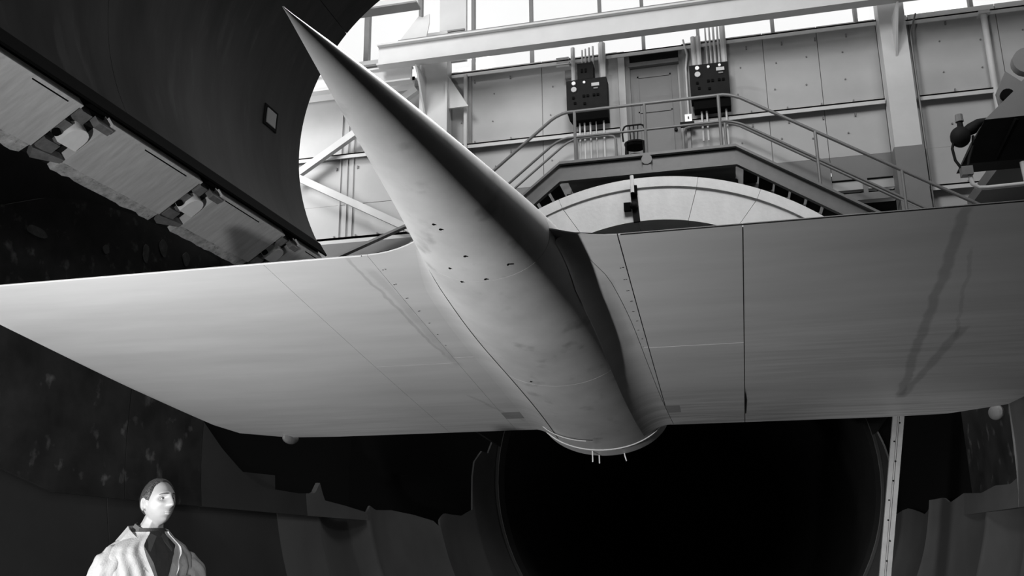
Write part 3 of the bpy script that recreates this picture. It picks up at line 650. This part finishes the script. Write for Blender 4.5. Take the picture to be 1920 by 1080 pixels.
MX0 = -1.17
def planez(y): return 2.1935-.1692*y
model = E('wind_tunnel_model', (0, 0, 0), 'pale grey needle-nosed aircraft model with broad straight wing, hung overhead', 'aircraft model')
TEK = [(0, 8.0), (2.5, 8.0), (2.91, 7.96), (3.30, 7.76), (3.40, 7.47), (3.44, 7.09), (3.493, 6.4), (3.505, 5.5)]
def te(u):
    for (a, ya), (b, yb) in zip(TEK[:-1], TEK[1:]):
        if a <= u <= b: return ya+(yb-ya)*(u-a)/(b-a)
    return 5.5
def le(u):
    if u < .69: t = (.69-u)/.31; return 4.437-.105*min(t, 1.15)**2
    return 4.437
def wpanel(ua, ub, side, c0, c1, grow=0.0, thin=0.0, nu=None, nc=12):
    """panel of the wing: u = distance from centre line, c0..c1 absolute chord limits in Y (None = edge)"""
    us = [ua+(ub-ua)*i/(nu or 6) for i in range((nu or 6)+1)]
    if ub > 3: us = sorted(set([q for q in us if q < 2.9]+[2.9, 3.0, 3.1, 3.2, 3.26, 3.30, 3.34, 3.37, 3.40, 3.43, 3.45, 3.475, 3.493, ub]))
    bot = []; top = []
    for u in us:
        L0, T0 = le(u), te(min(u, 3.505)); chord = 8.0-4.437
        ya = L0+grow if c0 is None else c0; yb = T0-grow if c1 is None else c1
        rb, rt = [], []
        for j in range(nc+1):
            y = ya+(yb-ya)*j/nc; t = min(1, max(0, (y-L0)/(T0-L0)))
            f = 4*t*(1-t)
            rb.append((MX0+side*u, y, planez(y)-.012*f+.0+thin)); rt.append((MX0+side*u, y, planez(y)+.005+.16*f**.8*min(1, (T0-L0)/chord)-thin+(.002 if thin == 0 else -.001)))
        bot.append(rb); top.append(rt)
    mb = MB(); mb.loft(bot, close=False); mb.loft(top, close=False)
    for k in (0, nc): mb.loft([[p[k] for p in bot], [p[k] for p in top]], close=False)
    mb.loft([bot[0], top[0]], close=False); mb.loft([bot[-1], top[-1]], close=False); return mb
def wing(side, g):
    def P(a, b, c0, c1, name='wing_panel', m='wing', gg=None):
        gg = g if gg is None else gg
        mk(name, wpanel(a+gg/2, b-gg/2 if b < 3.5 else b, side, c0, c1), m, model, smooth=True)
    P(.30, .685, None, 6.05-g/2, 'root_panel'); P(.30, .685, 6.05+g/2, None, 'root_panel')
    if side > 0:
        P(.685, 1.31, None, 6.06-g/2); P(.685, 1.31, 6.06+g/2, None); P(1.31, 3.505, None, None)
    else:
        P(.685, 1.31, None, 6.15-g/3); P(.685, 1.31, 6.15+g/3, None); P(1.31, 3.505, None, None)
wing(-1, .002); wing(1, .006)
mk('wing_core', wpanel(.30, 3.46, -1, None, None, grow=.05, thin=.012), 'dark', model)
mk('wing_core', wpanel(.30, 3.46, 1, None, None, grow=.05, thin=.012), 'dark', model)
mk('leading_edge_strip', MB().tube([(MX0-3.5, 4.436, planez(4.436)), (MX0-.72, 4.436, planez(4.436))], .004, 6), 'wing', model)
mk('leading_edge_strip', MB().tube([(MX0+.70, 4.436, planez(4.436)), (MX0+3.5, 4.436, planez(4.436))], .004, 6), 'dark', model)
# open crack in the inboard seam and the dark doubler patches at the rear root
mk('seam_gap', MB().add([(.139, 7.0, planez(7.0)-.013), (.150, 7.35, planez(7.35)-.012), (.143, 7.72, planez(7.72)-.008), (.139, 7.72, planez(7.72)-.006)], [(0, 1, 2, 3)]), 'black', model)
for s, (a, b) in ((-1, (.50, .685)), (1, (.52, .80))):
    mk('doubler_patch', wpanel(a, b, s, 7.42, 7.62), 'patch', model)
for i, (y0, y1, x0, x1) in enumerate(((7.86, 7.9, -.45, .10), (7.70, 7.76, -.5, -.2))):
    pass

# fuselage
YN, YE = 2.188, 8.1
YK = [0, .06, .12, .25, .40, .55, .70, .85, 1.0]; RK = [0, .063, .123, .245, .385, .482, .529, .560, .585]
def smooth_interp(s):
    for i in range(len(YK)-1):
        if s <= YK[i+1] or i == len(YK)-2:
            h = YK[i+1]-YK[i]; t = (s-YK[i])/h
            def sl(j):
                if j == 0: return (RK[1]-RK[0])/(YK[1]-YK[0])
                if j == len(YK)-1: return (RK[-1]-RK[-2])/(YK[-1]-YK[-2])
                return (RK[j+1]-RK[j-1])/(YK[j+1]-YK[j-1])
            m0, m1 = sl(i)*h, sl(i+1)*h
            return (2*t**3-3*t*t+1)*RK[i]+(t**3-2*t*t+t)*m0+(-2*t**3+3*t*t)*RK[i+1]+(t**3-t*t)*m1
def bodyc(y):
    d = y-YN; return (-1.21+.02*d, 1.514-.004*d-.014*d*d)
def bodyring(y, dr=0, n=72, tiltk=.12):
    s = min(1.06, (y-YN)/(YE-YN)); r = max(.0015, smooth_interp(min(s, 1.05))+dr); x0, z0 = bodyc(y)
    out = []
    for k in range(n):
        t = 2*math.pi*k/n; z = r*.622*math.sin(t)
        yy = y+ (-tiltk*z if y > YN+.2 else 0)
        if z > 0: z *= 1.12
        out.append((x0+r*math.cos(t), yy, z0+z))
    return out
def bodypart(name, y0, y1, m='body', dr=0, n=30):
    ys = [y0+(y1-y0)*i/n for i in range(n+1)]
    mk(name, MB().loft([bodyring(y, dr) for y in ys]), m, model, smooth=True)
bodypart('nose_cone', YN, 4.318, n=40)
bodypart('centre_body', 4.321, 6.18)
bodypart('rear_body', 6.184, 8.02, n=24)
bodypart('body_core', 3.9, 8.0, 'dark', dr=-.0012)
bodypart('base_lip', 8.035, 8.050, 'steel', dr=.009, n=2)
bodypart('base_ring', 8.06, 8.24, 'body', dr=-.004, n=3)
bodypart('base_plug', 8.20, 8.36, 'box', dr=-.05, n=3)
# raised edge bead on the rear body, left side
pts = []
for k in range(0, 13):
    t = R(200+k*5.2); y = 7.80; r = smooth_interp((y-YN)/(YE-YN))+.003; x0, z0 = bodyc(y)
    z = r*.622*math.sin(t); pts.append((x0+r*math.cos(t), y-.12*z-k*.015, z0+z))
mk('edge_bead', MB().tube(pts, .0035, 6), 'steel', model)
# root fillets between body and wing
def fillet(side):
    rings = []
    for i in range(31):
        y = 4.40+(7.98-4.40)*i/30; s = (y-YN)/(YE-YN); r = smooth_interp(s); x0, z0 = bodyc(y)
        zp = planez(y)-.012*4*((y-4.437)/3.56)*(1-(y-4.437)/3.56)-.002
        c = min(.98, max(-.98, (zp-z0)/(r*.622))); hx = r*math.sqrt(1-c*c)
        wd = .13 if side > 0 else .10; wd *= min(1, .35+(y-4.4)/.8)
        P0 = Vector((x0+side*(hx+wd), y, zp)); P1 = Vector((x0+side*hx, y, zp))
        t0 = math.asin(c)-.34*min(1, .4+(y-4.4)/.8)
        P2 = Vector((x0+side*(r+.002)*math.cos(t0), y, z0+(r+.002)*.622*math.sin(t0)))
        rings.append([((1-t)**2*P0+2*t*(1-t)*P1+t*t*P2) for t in [k/8 for k in range(9)]])
    mb = MB(); mb.loft(rings, close=False)
    mk('root_fillet', mb, 'wing', model, smooth=True)
fillet(-1); fillet(1)
# fasteners
def onbody(y, deg, dr=.0):
    t = R(deg); s = (y-YN)/(YE-YN); r = smooth_interp(s)+dr; x0, z0 = bodyc(y); return Vector((x0+r*math.cos(t), y, z0+r*.622*math.sin(t)))
sc = None
for (y, deg) in ((4.20, 245), (4.04, 268), (4.36, 249), (4.316, 272), (4.22, 298), (6.14, 249), (3.75, 262), (3.70, 258)):
    p = onbody(y, deg, -.004); n = (onbody(y, deg, .02)-p).normalized(); n.z = -abs(n.z)
    mk('screw', MB().tube([p, p+n*.0055], .0065, 8), 'black', model)
rv = mk('rivet', MB().tube([(0, 0, 0), (0, 0, -.0015)], .0055, 6), 'black', model); me = rv.data; first = True
for k in range(9):
    y = 4.80+k*.155; loc = (-.515+.006*math.sin(k*3), y, planez(y)-.012)
    if first: rv.location = loc; first = False
    else: c = rv.copy(); C.objects.link(c); c.location = loc
for k in range(7):
    y = 4.6+k*.2; c = rv.copy(); C.objects.link(c); c.location = (-1.825+.008*math.sin(k*5), y, planez(y)-.011)
# tubes hanging from the base
for (x, y, z, dx) in ((-1.195, 8.14, .645, 0), (-1.155, 8.28, .640, 0), (-.93, 8.28, .655, .02)):
    mk('pressure_tube', MB().tube([(x-dx*.3-.01, y-.03, z+.03), (x, y, z), (x+dx*.3, y, z-.045), (x+dx, y, z-.095)], .006, 6), 'white', model)
# small round fairings behind the trailing edge
for x in (-4.07, 2.10):
    mb = MB(); mb.ball((x, 8.0, .845), (.05, .14, .06), 14, 10); mk('hinge_fairing', mb, 'fairing', model, smooth=True)
mk('sting', MB().tube([(-1.10, 8.2, 1.05), (-1.15, 10.5, 1.55), (-1.2, 13.0, 2.3), (-1.2, 14.4, 4.4)], [.18, .18, .2, .22], 24), 'black', model, smooth=True)

# slanting perforated support strut
sp_ = E('support_strut', (1.15, 8.3, -3.0), 'pale slender perforated strut standing under the right wing', 'strut')
a, b = Vector((1.385, 8.12, .86)), Vector((.66, 8.12, -2.9))
d_ = (b-a).normalized(); sd = Vector((0, 1, 0)).cross(d_).normalized()
mk('flange', MB().beam(a-sd*.026, b-sd*.026, .035, .04, up=(0, 1, 0)), 'strut', sp_)
mk('flange', MB().beam(a+sd*.026, b+sd*.026, .035, .04, up=(0, 1, 0)), 'strut', sp_)
mk('web', MB().beam(a+Vector((0, .02, 0)), b+Vector((0, .02, 0)), .01, .07, up=(0, 1, 0)), 'strut', sp_)
for k in range(22):
    p = a+d_*(.06+k*.16)+sd*random.uniform(-.02, .02); mk('hole', MB().tube([p-Vector((0, .022, 0)), p-Vector((0, .016, 0))], .008, 6), 'black', sp_)
mk('foot_plate', MB().box(.5, .85, 8.0, 8.25, -2.95, -2.85), 'rail', sp_)

# ================================================================== work platform (below the frame) and the man
pf = E('work_platform', (-3.2, 4.3, -1.55), 'plank work platform on trestle legs that the man stands on', 'platform')
for k in range(5): mk('plank', MB().box(-4.2, -2.2, 3.72+k*.26, 3.96+k*.26, -1.55, -1.50), 'wood', pf)
for x in (-3.6, -2.4):
    mk('joist', MB().box(x, x+.08, 3.72, 5.0, -1.65, -1.55), 'wood', pf)
    for y in (3.8, 4.85):
        zb = CZ-math.sqrt(RS*RS-(x+.04-CX)**2); mk('leg', MB().box(x, x+.07, y, y+.07, zb-.02, -1.65), 'wood', pf)
# ---- the man: one continuous body surface (skin modifier fused with a sculpted head), clothes as lofted shells
man = E('person', (-3.03, 4.42, -1.50), 'man in pale coverall over dark shirt gazing up right at the model', 'person')
TF = Vector((.93, -.37, 0)).normalized(); TL = Vector((-TF.y, TF.x, 0)); UPZ = Vector((0, 0, 1)); PB = Vector((-3.035, 4.41, -1.490))
def T(f, l, z): return PB+TF*f+TL*l+UPZ*z
HF = Vector((.93, -.37, 0)).normalized(); HT = R(11)
Hf = (HF*math.cos(HT)+UPZ*math.sin(HT)).normalized(); Hl = Vector((-HF.y, HF.x, 0)); Hu = Hf.cross(Hl).normalized()
HC = Vector((-2.985, 4.40, .146))
def Hp(f, l, u): return HC+Hf*f+Hl*l+Hu*u
def g_(x, s): return math.exp(-(x/s)**2)
def headpt(a, e):
    """a: azimuth (0 = face), e: elevation -> local f,l,u"""
    ce, se = math.cos(e), math.sin(e); f, l, u = ce*math.cos(a), ce*math.sin(a), se
    F_ = f*.100; L_ = l*.076; U_ = u*.118
    if u < 0:
        k = -u; L_ *= 1-.22*k**1.6
        if f < 0: F_ *= 1-.45*k
        else: F_ *= 1-.02*k
    else:
        L_ *= 1+.02*u
    if f > 0:
        s = f
        L_ *= 1-.06*s
        F_ += .010*g_(U_-.030, .014)*g_(abs(L_)-.028, .028)*s            # brow
        F_ -= .021*g_(U_-.006, .014)*g_(abs(L_)-.033, .017)*s            # eye sockets
        nr = max(0, min(1, (.022-U_)/.055)) if U_ > -.040 else max(0, 1-(-.040-U_)/.010)
        F_ += (.008+.026*nr)*g_(L_, .0115+.004*nr)*(1 if U_ < .03 else g_(U_-.03, .01))*(1 if U_ > -.052 else 0)*s
        F_ += .007*g_(U_+.034, .008)*g_(abs(L_)-.013, .008)*s          # nostril wings
        F_ += .006*g_(U_+.004-.0+.02, .02)*g_(abs(L_)-.045, .018)*s        # cheekbones
        F_ += .008*g_(U_+.062, .006)*g_(L_, .022)*s+.008*g_(U_+.076, .006)*g_(L_, .019)*s-.004*g_(U_+.069, .0035)*g_(L_, .024)*s
        F_ -= .006*g_(U_+.088, .007)*g_(L_, .025)*s
        F_ += .012*g_(U_+.104, .014)*g_(L_, .022)*s                   # chin
        F_ -= .006*g_(U_+.055, .03)*g_(abs(L_)-.05, .02)*s
    return F_, L_, U_
def headmesh(n=96, m=72):
    mb = MB(); rings = []
    for i in range(1, m):
        e = -math.pi/2+math.pi*i/m; rings.append([Hp(*headpt(2*math.pi*k/n, e)) for k in range(n)])
    return mb.loft(rings)
def skinchain(chains):
    me = D.meshes.new('skin'); vs, es, rs = [], [], []; idx = {}
    def vid(p, r):
        key = tuple(round(c, 4) for c in p)
        if key not in idx: idx[key] = len(vs); vs.append(tuple(p)); rs.append(r)
        return idx[key]
    for ch in chains:
        ids = [vid(p, r) for p, r in ch]; es.extend(zip(ids[:-1], ids[1:]))
    me.from_pydata(vs, es, []); o = D.objects.new('skin', me); C.objects.link(o)
    m = o.modifiers.new('s', 'SKIN'); m.use_smooth_shade = True
    for i, r in enumerate(rs): me.skin_vertices[0].data[i].radius = (r, r)
    me.skin_vertices[0].data[0].use_root = True
    sb = o.modifiers.new('u', 'SUBSURF'); sb.levels = 1; sb.render_levels = 1
    dg = bpy.context.evaluated_depsgraph_get(); ev = o.evaluated_get(dg); m2 = D.meshes.new_from_object(ev)
    D.objects.remove(o); return m2
pel = (T(0, 0, .95), .125)
spine = [pel, (T(-.01, 0, 1.10), .120), (T(-.01, 0, 1.27), .135), (T(-.005, 0, 1.39), .115), (T(.0, 0, 1.465), .062), (T(.02, .004, 1.53), .056), (HC-Hf*.012-UPZ*.04, .055)]
chest = spine[3]
def arm(sgn, sh, el, wr, hd_):
    ch = [[chest, (T(*sh), .062), (T(*el), .046), (T(*wr), .030)]]
    wv = T(*wr); hv = T(*hd_); d = (hv-wv).normalized(); side = d.cross(TF).normalized()*1.0; bend = side.cross(d)*-1
    palm = wv+d*.06; ch.append([(wv, .030), (palm, .030), (wv+d*.085, .028)])
    root = wv+d*.085
    for j, (off, ln) in enumerate(((.030, .070), (.010, .080), (-.010, .074), (-.029, .060))):
        b0 = root+side*off*.8; k1 = root+side*off+d*ln*.45+bend*.006; k2 = k1+d*ln*.3+bend*.018; k3 = k2+d*ln*.18+bend*.022
        ch.append([(root, .028), (b0+d*.012, .0095), (k1, .0088), (k2, .008), (k3, .007)])
    t1 = wv+d*.035+side*.03; ch.append([(palm, .030), (t1, .012), (t1+d*.03+side*.018+bend*.01, .0105), (t1+d*.06+side*.022+bend*.02, .009)])
    return ch
RA = ((-.01, -.185, 1.385), (-.04, -.255, 1.12), (.06, -.25, .88), (.10, -.245, .80))
LA = ((0, .185, 1.385), (.09, .275, 1.16), (.30, .30, 1.05), (.38, .30, 1.04))
chains = [spine]+arm(-1, *RA)+arm(1, *LA)
for s in (-1, 1):
    chains.append([pel, (T(.0, s*.095, .88), .088), (T(.02, s*.105, .50), .058), (T(.0, s*.11, .10), .038), (T(.05, s*.115, .045), .036), (T(.15, s*.125, .03), .028)])
sk = skinchain(chains)
bm = bmesh.new(); bm.from_mesh(sk)
hm = headmesh(); base = [bm.verts.new(v) for v in hm.v]
for f in hm.f:
    try: bm.faces.new([base[i] for i in f])
    except ValueError: pass
bmesh.ops.recalc_face_normals(bm, faces=bm.faces)
# ears grown on the same surface
for s in (-1, 1):
    er = MB(); pts = []
    for k in range(13):
        t = R(-100+k*25); pts.append(Hp(-.012-.017*math.cos(t)-.004, s*(.074+.008*(math.cos(t) > -.5)), -.005+.030*math.sin(t)))
    er.tube(pts, .0065, 8); er.ball(tuple(Hp(-.010, s*.072, -.006)), (.017, .010, .026), 10, 8)
    b2 = [bm.verts.new(v) for v in er.v]
    for f in er.f:
        try: bm.faces.new([b2[i] for i in f])
        except ValueError: pass
bm.to_mesh(sk); bm.free()
tmp = D.objects.new('tmp', sk); C.objects.link(tmp)
rm = tmp.modifiers.new('r', 'REMESH'); rm.mode = 'VOXEL'; rm.voxel_size = .0042; rm.use_smooth_shade = True
sm = tmp.modifiers.new('m', 'SMOOTH'); sm.factor = .5; sm.iterations = 2
body = D.meshes.new_from_object(tmp.evaluated_get(bpy.context.evaluated_depsgraph_get())); D.objects.remove(tmp)
for v in body.vertices: v.co = v.co-Vector(man.location)
M['skin'] = mat('skin', .21, .5, var=.06, scale=20, bump=.03, bscale=150)
M['cloth'] = mat('coverall_cloth', .24, .85, var=.12, scale=14, bump=.25, bscale=120)
M['shirt'] = mat('dark_shirt', .035, .85, var=.15, scale=20, bump=.2, bscale=200)
M['shirt'].node_tree.nodes['Principled BSDF'].inputs['Specular IOR Level'].default_value = .1
M['collar'] = mat('shirt_collar_cloth', .07, .85, var=.1, scale=20, spec=.1)
M['hair'] = mat('dark_hair', .020, .5, var=.5, scale=60, stretch=(1, 1, .3), bump=.6, bscale=160)
body.materials.clear(); body.materials.append(M['skin'])
for p in body.polygons: p.use_smooth = True
bo_ = D.objects.new('body', body); C.objects.link(bo_); bo_.parent = man
def surf(l, u):
    e = math.asin(max(-.98, min(.98, u/.118))); a = 0.0
    for _ in range(25):
        f_, l_, u_ = headpt(a, e); a += (l-l_)*9
    return f_
# hair: a short cap with receding hairline over crown, sides and back
def hair():
    n, m = 72, 30; outer, inner = [], []
    for i in range(m+1):
        ro, ri = [], []
        for k in range(n):
            a = 2*math.pi*k/n; aa = abs(math.atan2(math.sin(a), math.cos(a)))   # 0 face .. pi back
            # lowest elevation of the hair at this azimuth
            d = math.degrees(aa)
            if d < 32: lo = 56
            elif d < 58: lo = 56-(d-32)*.55
            elif d < 74: lo = 42-(d-58)*2.0
            elif d < 84: lo = 10-(d-74)*1.2
            elif d < 110: lo = -2+ (8 if d < 104 else 0)
            else: lo = -2-(d-110)*.75
            lo = max(lo, -36)
            e = R(lo+(89.5-lo)*i/m)
            f, l, u = headpt(a, e); q = Vector((f, l, u)).normalized()
            th = .0015+.011*min(1, i/4)*(.55+.45*min(1, d/70))*(1+.18*noise.noise(Vector((a*9, e*5, 0))))
            nn = Vector((f/.01, l/.0058, u/.0139)).normalized()
            ro.append(Hp(f+nn.x*th, l+nn.y*th, u+nn.z*th)); ri.append(Hp(f-nn.x*.004, l-nn.y*.004, u-nn.z*.004))
        outer.append(ro); inner.append(ri)
    mb = MB(); mb.loft([inner[0]]+outer, cap=False); mb.v.append(tuple(Hp(0, 0, .128))); t = len(mb.v)-1; b0 = (m+1)*n
    mb.f += [(b0+k, b0+(k+1) % n, t) for k in range(n)]
    return mb
mk('hair', hair(), 'hair', man, smooth=True)
M['eye'] = mat('eye_white', .75, .2)
for s in (-1, 1):
    sf = surf(.031, .004); e0 = Hp(sf-.0065, s*.031, .004); 
    ey = mk('eyeball', MB().ball(tuple(e0), .0125, 16, 12), 'eye', man, smooth=True)
    ic = e0+(Hf*.98+Hu*.22).normalized()*.0122
    mk('iris', MB().ball(tuple(ic), .0056, 12, 8), 'hair', ey, smooth=True)
    for nm, du, th_, m_ in (('upper_lid', .0085, .0033, 'skin'), ('lower_lid', -.0085, .0026, 'skin')):
        mk(nm, MB().tube([Hp(sf-.0065+.0125*math.cos(q*.9)-.0005, s*.031+.0165*math.sin(q*.9), .004+du*math.cos(q*1.25)) for q in [-1.1+.22*j for j in range(11)]], th_, 8), m_, man, smooth=True)
    mk('eyebrow', MB().tube([Hp(surf(.012+.0062*j, .026)+.0005, s*(.012+.0062*j), .0265+.0012*j-(.00022*j*j)) for j in range(7)], [.0022, .0034, .0036, .0034, .0030, .0024, .0012], 8), 'hair', man, smooth=True)
M['lip'] = mat('lip', .26, .5)
mk('lips', MB().tube([Hp(surf(abs(q), -.0655)-.002, q, -.0655+.06*abs(q)) for q in [-.022+.0044*j for j in range(11)]], [.001, .003, .004, .0046, .005, .0046, .005, .0046, .004, .003, .001], 8).tube([Hp(surf(abs(q), -.0745)-.002, q, -.0745+.08*abs(q)) for q in [-.018+.0036*j for j in range(11)]], [.001, .003, .004, .005, .0055, .0055, .0055, .005, .004, .003, .001], 8), 'lip', man, smooth=True)

# ---- clothes
def interp(tab, z):
    for a, b in zip(tab[:-1], tab[1:]):
        if a[0] <= z <= b[0]:
            t = (z-a[0])/(b[0]-a[0]); return [a[i]+(b[i]-a[i])*t for i in range(1, len(a))]
    return list((tab[-1] if z > tab[-1][0] else tab[0])[1:])
#            z,   half width, half depth, f offset
TOR = [(.80, .19, .135, 0), (.95, .190, .135, 0), (1.06, .182, .130, 0), (1.20, .205, .145, 0), (1.30, .222, .150, -.003), (1.37, .222, .140, -.006), (1.41, .195, .122, -.008), (1.445, .140, .098, -.008), (1.475, .088, .078, -.004), (1.50, .074, .070, .002)]
def torso(z, a, out=0.0):
    hw, hd_, fo = interp(TOR, z); ca, sa = math.cos(a), math.sin(a)
    sq = .82
    f = (abs(ca)**sq)*(1 if ca > 0 else -1)*(hd_+out); l = (abs(sa)**sq)*(1 if sa > 0 else -1)*(hw+out)
    return fo+f, l
def folds(z, a):
    v = .0075*math.sin(a*17+3*math.sin(z*9)+z*5)*g_(z-1.27, .16)
    v += .006*math.sin(a*9-z*22)*g_(z-1.12, .2)
    v += .008*noise.noise(Vector((a*4, z*9, 3)))
    return v*(1 if z < 1.43 else .3)
def jacket():
    n, m = 120, 70; o_, i_ = [], []
    for i in range(m+1):
        z = .82+(1.487-.82)*i/m; row, rin = [], []
        op = .03+max(0, (z-1.16)/.31)*.50 if z > 1.16 else .015
        op = min(op, .46)
        for k in range(n+1):
            a = op+(2*math.pi-2*op)*k/n
            fo = folds(z, a); f, l = torso(z, a, .014+fo); edge = min(a-op, 2*math.pi-op-a)
            lift = .012*g_(edge, .10) if z > 1.16 else 0
            f2, l2 = torso(z, a, .014+fo+lift); f3, l3 = torso(z, a, .004+fo*.8)
            row.append(T(f2, l2, z)); rin.append(T(f3, l3, z))
        o_.append(row); i_.append(rin)
    mb = MB(); mb.loft(o_, close=False); mb.loft(i_, close=False)
    for k in (0, n): mb.loft([[p[k] for p in o_], [p[k] for p in i_]], close=False)
    mb.loft([o_[-1], i_[-1]], close=False); mb.loft([o_[0], i_[0]], close=False)
    return mb
mk('coverall_jacket', jacket(), 'cloth', man, smooth=True)
def shirt():
    rings = []
    for i in range(21):
        z = .98+(1.505-.98)*i/20; rings.append([T(*torso(z, 2*math.pi*k/48, -.004 if z < 1.46 else .0), z) for k in range(48)])
    return MB().loft(rings, cap=False)
mk('shirt', shirt(), 'shirt', man, smooth=True)
mk('placket', MB().add([T(*torso(z, a, .006), z) for z in (1.12, 1.2, 1.3, 1.38, 1.44, 1.47) for a in (-.10, .10)], [(i, i+1, i+3, i+2) for i in (0, 2, 4, 6, 8)]), 'shirt', man)
def flap(pts, th, m, name):
    """quad strip given as list of (inner, outer) point pairs, thickened"""
    c = T(0, 0, 1.3); top = [(Vector(p), Vector(q)) for p, q in pts]
    def n_(p): v = p-T(0, 0, p.z-PB.z); v.z = .3*v.length; return v.normalized()*th
    rings = [[p, q, q+n_(q), p+n_(p)] for p, q in top]
    mk(name, MB().loft(rings), m, man, smooth=False)
for s in (-1, 1):
    # shirt collar flaps
    flap([(T(-.062, s*.030, 1.535), T(-.088, s*.034, 1.475)), (T(-.035, s*.058, 1.528), T(-.048, s*.090, 1.470)), (T(.010, s*.066, 1.512), T(.014, s*.104, 1.455)), (T(.050, s*.050, 1.490), T(.075, s*.088, 1.428)), (T(.082, s*.012, 1.462), T(.118, s*.062, 1.385))], .006, 'collar', 'shirt_collar')
    # coverall lapel collar
    flap([(T(-.085, s*.0, 1.520), T(-.115, s*.0, 1.455)), (T(-.060, s*.080, 1.515), T(-.085, s*.130, 1.440)), (T(.000, s*.108, 1.495), T(-.01, s*.165, 1.425)), (T(.060, s*.104, 1.455), T(.075, s*.165, 1.385)), (T(.105, s*.092, 1.415), T(.128, s*.140, 1.325)), (T(.140, s*.055, 1.33), T(.152, s*.085, 1.285)), (T(.158, s*.02, 1.22), T(.162, s*.03, 1.215))], .008, 'cloth', 'coverall_collar')
    # chest pockets with flaps
    a0 = s*.42
    zs = (1.125, 1.16, 1.20, 1.24); pk = []
    for z in zs: pk.append([T(*torso(z, a0+s*q, .024), z) for q in (0, .12, .24, .36, .48, .58)])
    mb = MB().loft(pk, close=False); mk('pocket', mb, 'cloth', man, smooth=True)
    pk = []
    for z in (1.215, 1.235, 1.262): pk.append([T(*torso(z, a0-s*.03+s*q, .034 if z < 1.25 else .024), z-.012*(abs(q-.3) < .08 and z < 1.22)) for q in (0, .15, .3, .45, .64)])
    mk('pocket_flap', MB().loft(pk, close=False), 'cloth', man, smooth=True)
    mk('button', MB().tube([T(*torso(1.225, a0+s*.29, .036), 1.225), T(*torso(1.225, a0+s*.29, .040), 1.225)], .007, 8), 'box', man)
    # sleeves
    sh, el, wr = (RA if s < 0 else LA)[:3]
    P_ = [Vector(T(sh[0], s*.105, 1.375)), Vector(T(sh[0], s*.160, 1.345)), Vector(T(*sh))+TL*s*.010-UPZ*.07, Vector(T(*sh)).lerp(T(*el), .5)+TL*s*.006, Vector(T(*el)), Vector(T(*el)).lerp(T(*wr), .5), Vector(T(*wr))]
    rr = [.070, .084, .084, .078, .070, .060, .046]
    rings = []; nP = 44
    for i in range(nP+1):
        t = i/nP*(len(P_)-1); j = min(int(t), len(P_)-2); q = t-j
        p0, p1, p2, p3 = P_[max(j-1, 0)], P_[j], P_[j+1], P_[min(j+2, len(P_)-1)]
        p = .5*((2*p1)+(p2-p0)*q+(2*p0-5*p1+4*p2-p3)*q*q+(3*p1-p0-3*p2+p3)*q**3)
        d = ((p2-p0)*.5*(1-q)+(p3-p1)*.5*q).normalized(); r_ = rr[j]*(1-q)+rr[j+1]*q
        u_ = d.cross(TF).normalized(); v_ = d.cross(u_)
        rings.append([p+(u_*math.cos(a)+v_*math.sin(a))*(r_+.006*math.sin(a*7+i*.35+s)*min(1, i/8)+.007*math.sin(i*.9+2*math.sin(a))*(.3+.7*g_(t-4, .8))+.006*noise.noise(Vector((math.cos(a)*2, math.sin(a)*2, i*.25+s)))) for a in [2*math.pi*k/40 for k in range(40)]])
    mk('sleeve', MB().loft(rings), 'cloth', man, smooth=True)
    # trouser legs and shoes
    L_ = [(T(0, s*.085, .93), .125), (T(.005, s*.10, .75), .11), (T(.02, s*.105, .50), .085), (T(.005, s*.11, .25), .075), (T(0, s*.11, .09), .075)]
    mk('trouser_leg', MB().tube([p for p, _ in L_], [r for _, r in L_], 24), 'cloth', man, smooth=True)
    sh_ = []
    for f, w_, h_ in ((-.07, .028, .05), (-.05, .042, .085), (0, .044, .10), (.06, .045, .075), (.12, .050, .055), (.17, .045, .045), (.20, .02, .03)):
        c_ = s*.115
        sh_.append([T(f, c_-w_, 0.0), T(f, c_+w_, 0.0), T(f, c_+w_*.9, h_*.6), T(f, c_+w_*.4, h_), T(f, c_-w_*.4, h_), T(f, c_-w_*.9, h_*.6)])
    mk('shoe', MB().loft(sh_), 'box', man, smooth=True)
